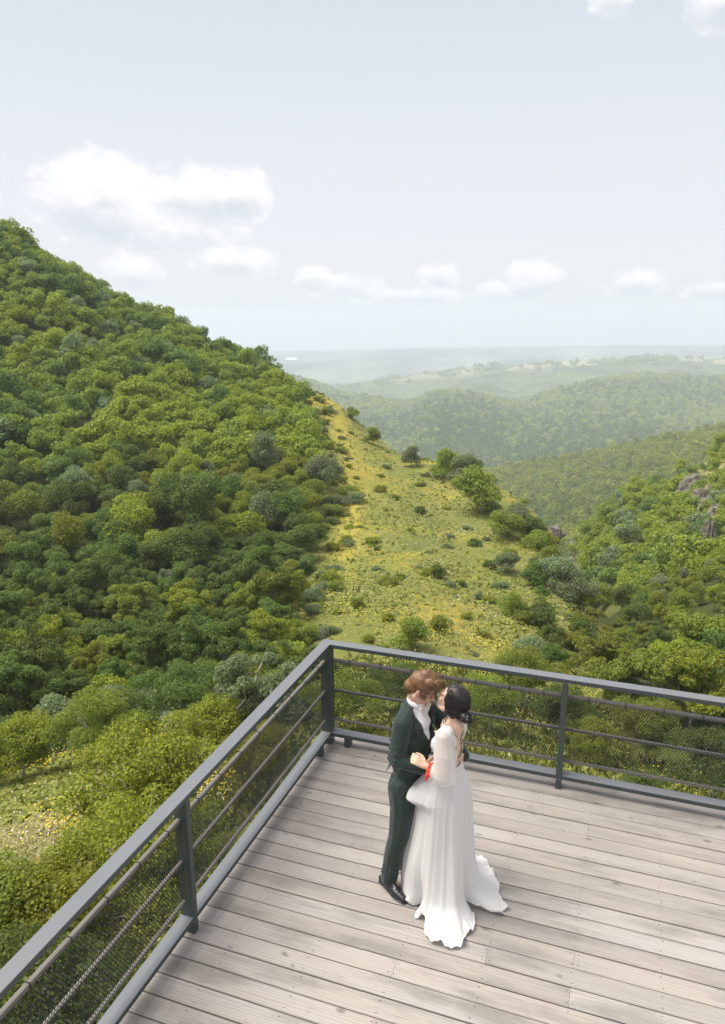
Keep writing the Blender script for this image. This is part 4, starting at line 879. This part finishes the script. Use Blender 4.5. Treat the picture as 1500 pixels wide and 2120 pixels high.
def merged(name, pts, z, templates, scales, fidx, mats, rg, label):
    """one object for a wood too large to count"""
    V, F, Mi = [], [], []; off = 0
    for k, (x, y) in enumerate(pts):
        T = templates[rg.integers(len(templates))]; a = rg.uniform(0, 6.28); c, s = math.cos(a), math.sin(a); q = T*np.array([scales[k], scales[k], scales[k]*rg.uniform(.85, 1.15)])
        V.append(np.stack([q[:, 0]*c-q[:, 1]*s+x, q[:, 0]*s+q[:, 1]*c+y, q[:, 2]+z[k]], -1)); Mi.append(np.full(len(T)//4, fidx[k]))
    V = np.concatenate(V); F = np.arange(len(V)).reshape(-1, 4)
    me = np_mesh(name, V, F); o = link(name, me)
    for m in mats: me.materials.append(M[m])
    me.polygons.foreach_set('material_index', np.concatenate(Mi).astype(np.int32)); o['kind'] = 'stuff'; o['label'] = label; return o
def lod(seed, h, rad, k, n, size):
    rg = np.random.default_rng(seed); return leaf_cloud(crown_lobes(h*.2, h, rad, k, rg, .42), n, size, rg, low=-.3)[0]
T1 = [lod(600+i, 4.9, 2.1, 13, 1250, .34) for i in range(6)]
merged('forest', P[rest], zz[rest]-.15, T1, np.clip(rgt.lognormal(-.30, .22, len(rest)), .45, 1.15), fol[rest], FOL, rgt, 'dense wood on the upper hillside and the gorge slope')
# bright wooded spur across the gorge, then the hazy hills behind it
far1 = scatter(26000, -14, 26, 262, 640, 5.2, lambda a, r: r > 0, rgt)
T2 = [lod(620+i, 7.4, 3.5, 10, 150, .95) for i in range(5)]
c1 = vnoise(far1[:, 0]/60, far1[:, 1]/60, 2) + .3*rgt.normal(size=len(far1))
merged('wooded_spur', far1, gz(far1[:, 0], far1[:, 1])-.6, T2, rgt.uniform(.75, 1.2, len(far1)), np.where(c1 > .02, 0, np.where(c1 > -.12, 1, 2)), ['fol_spur', 'fol_spur', 'fol_spur_dark'], rgt, 'bright green wooded spur across the gorge')
far2 = scatter(52000, -32, 16, 840, 1850, 8.6, lambda a, r: r > 0, rgt)
T3 = [lod(640+i, 10, 5.0, 7, 64, 1.9) for i in range(5)]
c2 = vnoise(far2[:, 0]/150, far2[:, 1]/150, 2) + .3*rgt.normal(size=len(far2))
merged('distant_wood', far2, gz(far2[:, 0], far2[:, 1])-.8, T3, rgt.uniform(.7, 1.25, len(far2)), np.where(c2 > .08, 0, np.where(c2 > -.1, 1, 2)), ['fol_far', 'fol_far', 'fol_far_dark'], rgt, 'hazy woods on the distant rounded hills')
far3 = scatter(14000, -24, 14, 2450, 2905, 11.0, lambda a, r: vnoise(a*1.6, r/60., 9) > .17, rgt)
T4 = [lod(660+i, 9, 9, 4, 14, 6.0) for i in range(4)]
merged('hedges', far3, gz(far3[:, 0], far3[:, 1])-1.5, T4, rgt.uniform(.7, 1.3, len(far3)), np.ones(len(far3), int), ['fol_far', 'fol_spur_dark'], rgt, 'woods and hedges between the fields of the plateau')
# ---------------------------------------------------------------- shrubs on the flowering slope
SHRUBS = [(-38.5,104.1,1.13),(-43.9,105.0,0.69),(-32.3,95.4,1.39),(-333.8,1030.5,7.72),(-24.2,87.1,1.42),(-18.6,83.8,1.65),(-16.0,81.8,1.76),(-12.3,70.6,2.06),(-192.8,847.9,11.35),(-23.5,72.1,0.76),(-20.5,68.5,0.51),(-17.1,66.1,0.54),(-16.0,58.6,0.45),(-10.3,46.3,0.66),(-11.1,45.9,0.47),(-8.0,63.1,1.28),(-7.3,66.0,1.16),(-5.7,65.0,1.0),(-6.2,52.6,1.04),(-4.8,61.4,0.91),(-3.2,56.7,0.95),(-2.0,51.2,1.46),(-0.6,50.0,1.34),(-3.3,51.9,1.09),(-3.9,40.7,0.89),(-3.0,39.8,0.64),(-6.7,32.4,0.69),(-7.1,28.0,0.94),(-6.1,37.0,0.36),(-1.7,31.0,0.82),(-12.4,34.7,0.45),(-17.7,41.9,0.46),(-13.0,28.6,0.69),(-13.4,25.6,0.76),(-13.2,33.3,0.32),(-10.2,59.2,0.53),(-7.7,53.0,0.57),(-12.4,43.3,0.42),(-17.0,51.9,0.33),(-8.4,45.9,0.36),(-6.6,43.2,0.38),(-9.8,32.3,0.42),(-4.7,34.9,0.38),(-9.5,28.2,0.36),(-19.8,52.5,0.5),(-23.4,58.1,0.69),(-17.8,45.0,0.37),(-10.6,71.0,0.77),(-11.6,24.2,0.48),(-1.1,38.2,0.77)]
rgs = np.random.default_rng(31)
for x, y, s in SHRUBS:
    if math.hypot(x, y) > 200: continue
    r = math.hypot(x-CX, y-CY); big = s > .75; f = ['fol_mid', 'fol_dark', 'fol_mid', 'fol_silver', 'fol_yellow'][rgs.integers(5)]
    if r > 66: lab, grp = 'leafy bush standing along the skyline of the meadow ridge', 'bushes along the meadow ridge'
    elif x > -8 and big: lab, grp = 'large green bush on the right flank of the flowering slope', 'large bushes on the right flank of the slope'
    elif big: lab, grp = 'green bush low on the meadow just beyond the railing corner', 'bushes on the meadow beyond the railing corner'
    else: lab, grp = 'small low shrub scattered on the flowering meadow slope', 'small shrubs on the meadow slope'
    k = BUSH[rgs.integers(3)] if s > .8 else SHRUB[rgs.integers(4)]
    plant('bush' if big else 'shrub', k, x, y, gz(x, y)[0]-.08, s*((1.3 if x > -20 else 1.0) if r > 66 else 1.1 if not big else 1.12)/(k.rad), rgs.uniform(0, 6.28), f, lab, 'bush' if big else 'shrub', grp, rgs.uniform(.9, 1.2))
sm = scatter(900, -24, -1, 27, 112, 2.6, lambda a, r: (a > edge(r)+.6) & (r < crest_r(a)+3) & (a < np.interp(r, [30, 60, 75], [-2, -3, -5])), rgs)[:52]
for x, y in sm:
    s = rgs.uniform(.25, .8); plant('shrub', SHRUB[rgs.integers(4)], x, y, gz(x, y)[0]-.1, s, rgs.uniform(0, 6.28), ['fol_silver', 'fol_mid', 'fol_silver', 'fol_yellow'][rgs.integers(4)], 'small low shrub scattered on the flowering meadow slope', 'shrub', 'small shrubs on the meadow slope', rgs.uniform(.5, .85))
fl = scatter(900, -9.5, -.8, 35, 72, 2.3, lambda a, r: (a > np.interp(r, [35, 50, 60, 72], [-4.2, -6.2, -8.2, -9.5])) & (a < np.interp(r, [35, 48, 60, 72], [-.8, -1.6, -3.0, -6.2])), rgs)[:30]
for x, y in fl:
    f = ['fol_mid', 'fol_dark', 'fol_silver', 'fol_mid', 'fol_yellow'][rgs.integers(5)]; s = rgs.uniform(.4, .85)
    plant('bush', BUSH[rgs.integers(3)] if s > .62 else SHRUB[rgs.integers(4)], x, y, gz(x, y)[0]-.15, s if s < .62 else s*.75, rgs.uniform(0, 6.28), f, f'{WORD[f]} bush in the scrub where the meadow drops into the gorge', 'bush', f'{WORD[f]} scrub above the gorge', rgs.uniform(.8, 1.1))
fr = scatter(1500, -30, -18, 40, 135, 1.9, lambda a, r: (np.abs(a-edge(r)-.7) < 1.0) & (r < crest_r(a)), rgs)[:70]
for x, y in fr:
    f = ['fol_silver', 'fol_mid', 'fol_silver', 'fol_yellow'][rgs.integers(4)]
    plant('shrub', SHRUB[rgs.integers(4)], x, y, gz(x, y)[0]-.15, rgs.uniform(.5, 1.25), rgs.uniform(0, 6.28), f, f'{WORD[f]} shrub along the edge between the wood and the meadow', 'shrub', f'{WORD[f]} shrubs along the edge of the wood', rgs.uniform(.6, 1.0))
hol = scatter(1500, -54, -24, 19.5, 40, 1.75, lambda a, r: (r > 26-.25*np.abs(a+36)) & ~((a < -41) & (r < 22)), rgs)
for x, y in hol:
    s = rgs.uniform(.7, 1.45); f = ['fol_dark', 'fol_mid', 'fol_dark', 'fol_yellow', 'fol_dark', 'fol_silver'][rgs.integers(6)]
    plant('shrub', SHRUB[rgs.integers(4)], x, y, gz(x, y)[0]-.1, s, rgs.uniform(0, 6.28), f, f'{WORD[f]} undergrowth shrub in the shady hollow left of the railing', 'shrub', f'{WORD[f]} shrubs in the hollow', rgs.uniform(.9, 1.4))
# ---------------------------------------------------------------- bushes close below the deck
NB = [  # kind, x, y, scale, foliage, label
 (NEARK[0], -13.2, 8.6, .92, 'fol_yellow', 'big yellow-green bush behind the dry flowering patch at lower left'),
 (NEARK[1], -15.6, 8.3, 1.0, 'fol_yellow', 'yellow-green bush at the left edge behind the dry flowering patch'),
 (NEARK[2], -11.0, 9.6, .85, 'fol_mid', 'mid green bush behind the right end of the dry flowering patch'),
 (NEARK[1], -10.8, 13.2, 1.0, 'fol_dark', 'bluish dark green bush in the hollow behind the yellow-green bushes'),
 (NEARK[0], -11.4, 17.4, 1.15, 'fol_mid', 'lone green bush in the hollow left of the railing corner'),
 (NEARK[2], -4.6, 2.9, .95, 'fol_bright', 'lime green bush at the right end of the dry flowering patch, by the handrail'),
 (NEARK[0], -5.4, 3.9, .72, 'fol_yellow', 'yellow-green bush just behind the lime green one by the handrail'),
 (NEARK[0], -3.9, -.2, .88, 'fol_yellow', 'large leafy bush filling the lower left corner'),
 (NEARK[1], -4.6, -1.0, .85, 'fol_mid', 'green bush at the left edge in front of the dry flowering patch'),
 (NEARK[2], -3.0, .9, .85, 'fol_yellow', 'yellow-green bush under the handrail left of the middle post'),
 (NEARK[1], -2.6, -1.6, .80, 'fol_dark', 'dark bush with pale twigs seen through the netting at the bottom left'),
 (NEARK[0], -7.2, 9.2, .85, 'fol_bright', 'lime green bush below the grey-green sapling'),
 (SAP, -6.2, 9.9, 1.0, 'fol_silver', 'tall grey-green sapling beside the railing corner'),
 (NEARK[1], -4.2, 6.2, .62, 'fol_bright', 'lime green bush seen through the netting of the left railing'),
 (NEARK[2], -2.2, 2.6, .55, 'fol_yellow', 'yellow-green bush behind the netting near the middle post'),
 (NEARK[2], -5.4, 13.6, .80, 'fol_mid', 'green bush right behind the railing corner post'),
 (NEARK[0], -4.2, 17.5, .85, 'fol_dark', 'dark bush behind the netting left of the man'),
 (NEARK[1], -1.2, 17.0, .80, 'fol_mid', 'green bush behind the netting right of the bride'),
 (NEARK[2], .9, 19.2, .85, 'fol_dark', 'dark green bush left of the back railing post'),
 (NEARK[0], 2.2, 17.2, .70, 'fol_yellow', 'yellow-green bush right of the back railing post'),
 (NEARK[1], 3.9, 19.2, .95, 'fol_mid', 'broad green bush behind the right part of the netting'),
 (NEARK[2], 5.7, 15.6, .95, 'fol_dark', 'dark green bush at the right edge just above the bottom rail'),
 (NEARK[0], 3.6, 13.4, .50, 'fol_dark', 'low dark bush under the right part of the railing'),
 (NEARK[1], -.8, 22.8, 1.0, 'fol_mid', 'green bush above the handrail, right of the back post top'),
 (FINE[0], 5.9, 26.0, .95, 'fol_yellow', 'loose yellow-green tree with a pale trunk at the right edge'),
 (FINE[1], 2.6, 27.0, .90, 'fol_mid', 'round green tree just above the right handrail'),
 (FINE[2], 8.4, 24.0, .95, 'fol_mid', 'leafy tree cut by the right edge of the photo'),
]
M['pale_bark'] = simple('pale_bark', (.42, .39, .35), .8, 0, .3, .25, 9, .3, 30)
for k, (kd, x, y, s, f, lab) in enumerate(NB):
    plant('bush' if kd in NEARK else 'tree', kd, x, y, gz(x, y)[0]-.1, s, k*1.7, f, lab, 'bush' if kd in NEARK else 'tree', None, 1.0, M['pale_bark'])
# ---------------------------------------------------------------- grass and wild flowers
def meadow_ok(a, r): return (((a > edge(r)-.3) & (a < np.interp(r, [25, 60, 75, 120], [2, -2.4, -5, -19])) & (r < crest_r(a)+3)) | ((r < 26) & (a > -52) & (a < 14)))
def meadow_pts(n, r0, r1, rg, pw=1.0):
    a = rg.uniform(-52, 12, n*4); r = r0*(r1/r0)**rg.random(n*4); ok = meadow_ok(a, r); a = a[ok][:n]; r = r[ok][:n]; x, y = pos(a, r); return x, y, gz(x, y), r
rgg = np.random.default_rng(41)
def grass():
    x, y, z, r = meadow_pts(9000, 9, 34, rgg); nb = 4; n = len(x)*nb
    aq = np.degrees(np.arctan2(x-CX, y-CY)); k = aq > -39; x, y, z, r = x[k], y[k], z[k], r[k]; n = len(x)*nb
    bx = np.repeat(x, nb)+rgg.normal(size=n)*.09; by = np.repeat(y, nb)+rgg.normal(size=n)*.09; bz = np.repeat(z, nb)-.05
    h = rgg.uniform(.18, .5, n)*np.repeat(np.where(r > 30, 1.0, .9), nb); an = rgg.uniform(0, 6.28, n); w_ = (.010+.0012*np.repeat(r, nb)); le = rgg.normal(size=(n, 2))*.35*h[:, None]
    dx, dy = np.cos(an)*w_, np.sin(an)*w_
    V = np.stack([np.stack([bx, by, bz], -1), np.stack([bx+dx+le[:, 0]*.4, by+dy+le[:, 1]*.4, bz+h*.55], -1), np.stack([bx+le[:, 0], by+le[:, 1], bz+h], -1), np.stack([bx-dx+le[:, 0]*.4, by-dy+le[:, 1]*.4, bz+h*.55], -1)], 1).reshape(-1, 3)
    o = link('grass', np_mesh('grass', V, np.arange(len(V)).reshape(-1, 4)), foliage_mat('grass_blades', (.085, .105, .018), (.20, .205, .055), .3)); o['kind'] = 'stuff'; o['label'] = 'long green and straw coloured meadow grass'
    x, y, z, r = meadow_pts(38000, 12, 130, rgg); d = vnoise(x/3.5, y/3.5, 77) + .5*rgg.normal(size=len(x))*.4; k = (d > -.1) & ((r > 16.4) | (np.degrees(np.arctan2(x-CX, y-CY)) > -39)); x, y, z, r = x[k], y[k], z[k], r[k]
    c = np.stack([x, y, z+.10], -1); nr = np.tile([0, -.15, 1.0], (len(c), 1)) + rgg.normal(size=(len(c), 3))*.55
    V, F = cards(c, nr, 1.0, rgg, .6); V = ((V.reshape(-1, 4, 3)-c[:, None])*(.20+.0022*r)[:, None, None] + c[:, None]).reshape(-1, 3)
    o = link('meadow_tufts', np_mesh('meadow_tufts', V, F), foliage_mat('tuft_blades', (.135, .155, .022), (.275, .275, .062), .2)); o['kind'] = 'stuff'; o['label'] = 'tufts of green and dry grass all over the slope'
    a = rgg.uniform(-51, -39, 3600); r = rgg.uniform(12.5, 18.2, 3600); x, y = pos(a, r); c = np.stack([x, y, gz(x, y)+.07], -1)
    V, F = cards(c, np.tile([0, -.15, 1.0], (len(c), 1)) + rgg.normal(size=(len(c), 3))*.35, .15, rgg, .32)
    o = link('dry_tufts', np_mesh('dry_tufts', V, F), foliage_mat('dry_blades', (.24, .245, .07), (.44, .41, .16), .2)); o['kind'] = 'stuff'; o['label'] = 'dry straw coloured grass on the clearing at lower left'
grass()
def flowers(name, n, size, col, thr, seed, label, r0=9, r1=125):
    x, y, z, r = meadow_pts(n*3, r0, r1, rgg); d = vnoise(x/5.5, y/5.5, seed) + .5*vnoise(x/1.6, y/1.6, seed+1) + .15*rgg.normal(size=len(x)); k = np.where((d > thr) & ((r > 25) | (np.degrees(np.arctan2(x-CX, y-CY)) < -30) | (rgg.random(len(x)) < .12)))[0][:n]; x, y, z, r = x[k], y[k], z[k], r[k]
    c = np.stack([x, y, z+rgg.uniform(.15, .42, len(k))], -1); nr = np.tile([0, -.3, 1.0], (len(k), 1)) + rgg.normal(size=(len(k), 3))*.4
    V, F = cards(c, nr, 1.0, rgg, .8); s = (size*(1+.012*r))[:, None, None]; V = ((V.reshape(-1, 4, 3)-c[:, None])*s + c[:, None]).reshape(-1, 3)
    o = link(name, np_mesh(name, V, F), simple(name+'_petals', col, .7, 0, .2, .12, 3)); o['kind'] = 'stuff'; o['label'] = label
flowers('yellow_flowers', 13000, .042, (.66, .50, .04), .12, 51, 'yellow wild flowers drifting over the meadow', 14)
flowers('white_flowers', 4200, .038, (.72, .70, .62), .20, 61, 'white wild flowers on the meadow', 24)
flowers('pink_flowers', 450, .034, (.75, .60, .62), .0, 71, 'pale pink flowers on the bare patch at lower left', 11, 20)
# ---------------------------------------------------------------- rocks
def rock(name, x, y, sx_, sy_, sz_, rz, label, seed, sink=.35):
    bm = bmesh.new(); bmesh.ops.create_icosphere(bm, subdivisions=4, radius=1)
    for v in bm.verts:
        c = v.co.copy(); q = np.array([[c.x*2.6+seed, c.y*2.1], [c.y*2.3+seed, c.z*1.3], [c.x*5+seed, c.z*3.]])
        k = vnoise(q[:, 0], q[:, 1], seed); k2 = vnoise(np.array([c.x*9+seed, c.y*9+c.x*4]), np.array([c.z*7, c.z*5+c.y*3.]), seed+3); v.co = c*(1+.40*k[0]+.40*k[1]+.34*k[2]+.30*k2[0]+.16*k2[1]); v.co.x = round(v.co.x*3.5)/3.5*.5+v.co.x*.5; v.co.z = max(v.co.z, -.9)
        v.co = Vector((v.co.x*sx_, v.co.y*sy_, v.co.z*sz_))
    me = bpy.data.meshes.new(name); bm.to_mesh(me); bm.free()
    o = link(name, me, M['rock']); o.location = (x, y, gz(x, y)[0]+sz_*sink); o.rotation_euler = (0, 0, rz); tag(o, label, 'rock')
M['rock'] = simple('limestone', (.205, .185, .150), .95, 0, .1, .65, .8, 1.0, 2.2)
rock('rock_outcrop', 14.4, 148, 5.2, 1.8, 3.0, .9, 'pale rock face at the top of the right slope, uppermost of the crags', 3, .05)
rock('rock_outcrop', 15.4, 128, 5.2, 1.7, 3.0, 1.0, 'jagged rock face below the uppermost crag on the right slope', 14, .12)
rock('rock_outcrop', 15.9, 112, 4.0, 1.6, 2.6, 1.1, 'grey crag cut by the right edge of the photo', 25, .2)
rock('rock_outcrop', 12.6, 95, 1.0, .9, 2.6, .3, 'narrow dark rock pinnacle among the trees on the right slope', 36, .7)
rock('rock_outcrop', -5.4, 152, 2.6, 2.0, 4.2, .4, 'rounded sandy bluff at the gorge mouth', 47, .1)
rock('rock_outcrop', -4.0, 68.6, .8, .7, .9, .2, 'small brown rock on the right shoulder of the meadow ridge', 58, .3)

# ---------------------------------------------------------------- summer haze in the valley air
hz = MB(); hz.box((-7700, -7700, -420), (7700, 7700, 52)); hm_, ht, ho = new_mat('summer_haze')
pv = ht.add('ShaderNodeVolumePrincipled'); pv.inputs['Color'].default_value = (.82, .885, .99, 1); pv.inputs['Density'].default_value = .00033; pv.inputs['Anisotropy'].default_value = .1
ht.l.new(pv.outputs[0], ho.inputs['Volume']); hz_o = hz.build('haze', hm_); hz_o['kind'] = 'stuff'; hz_o['label'] = 'pale summer haze over the valley'
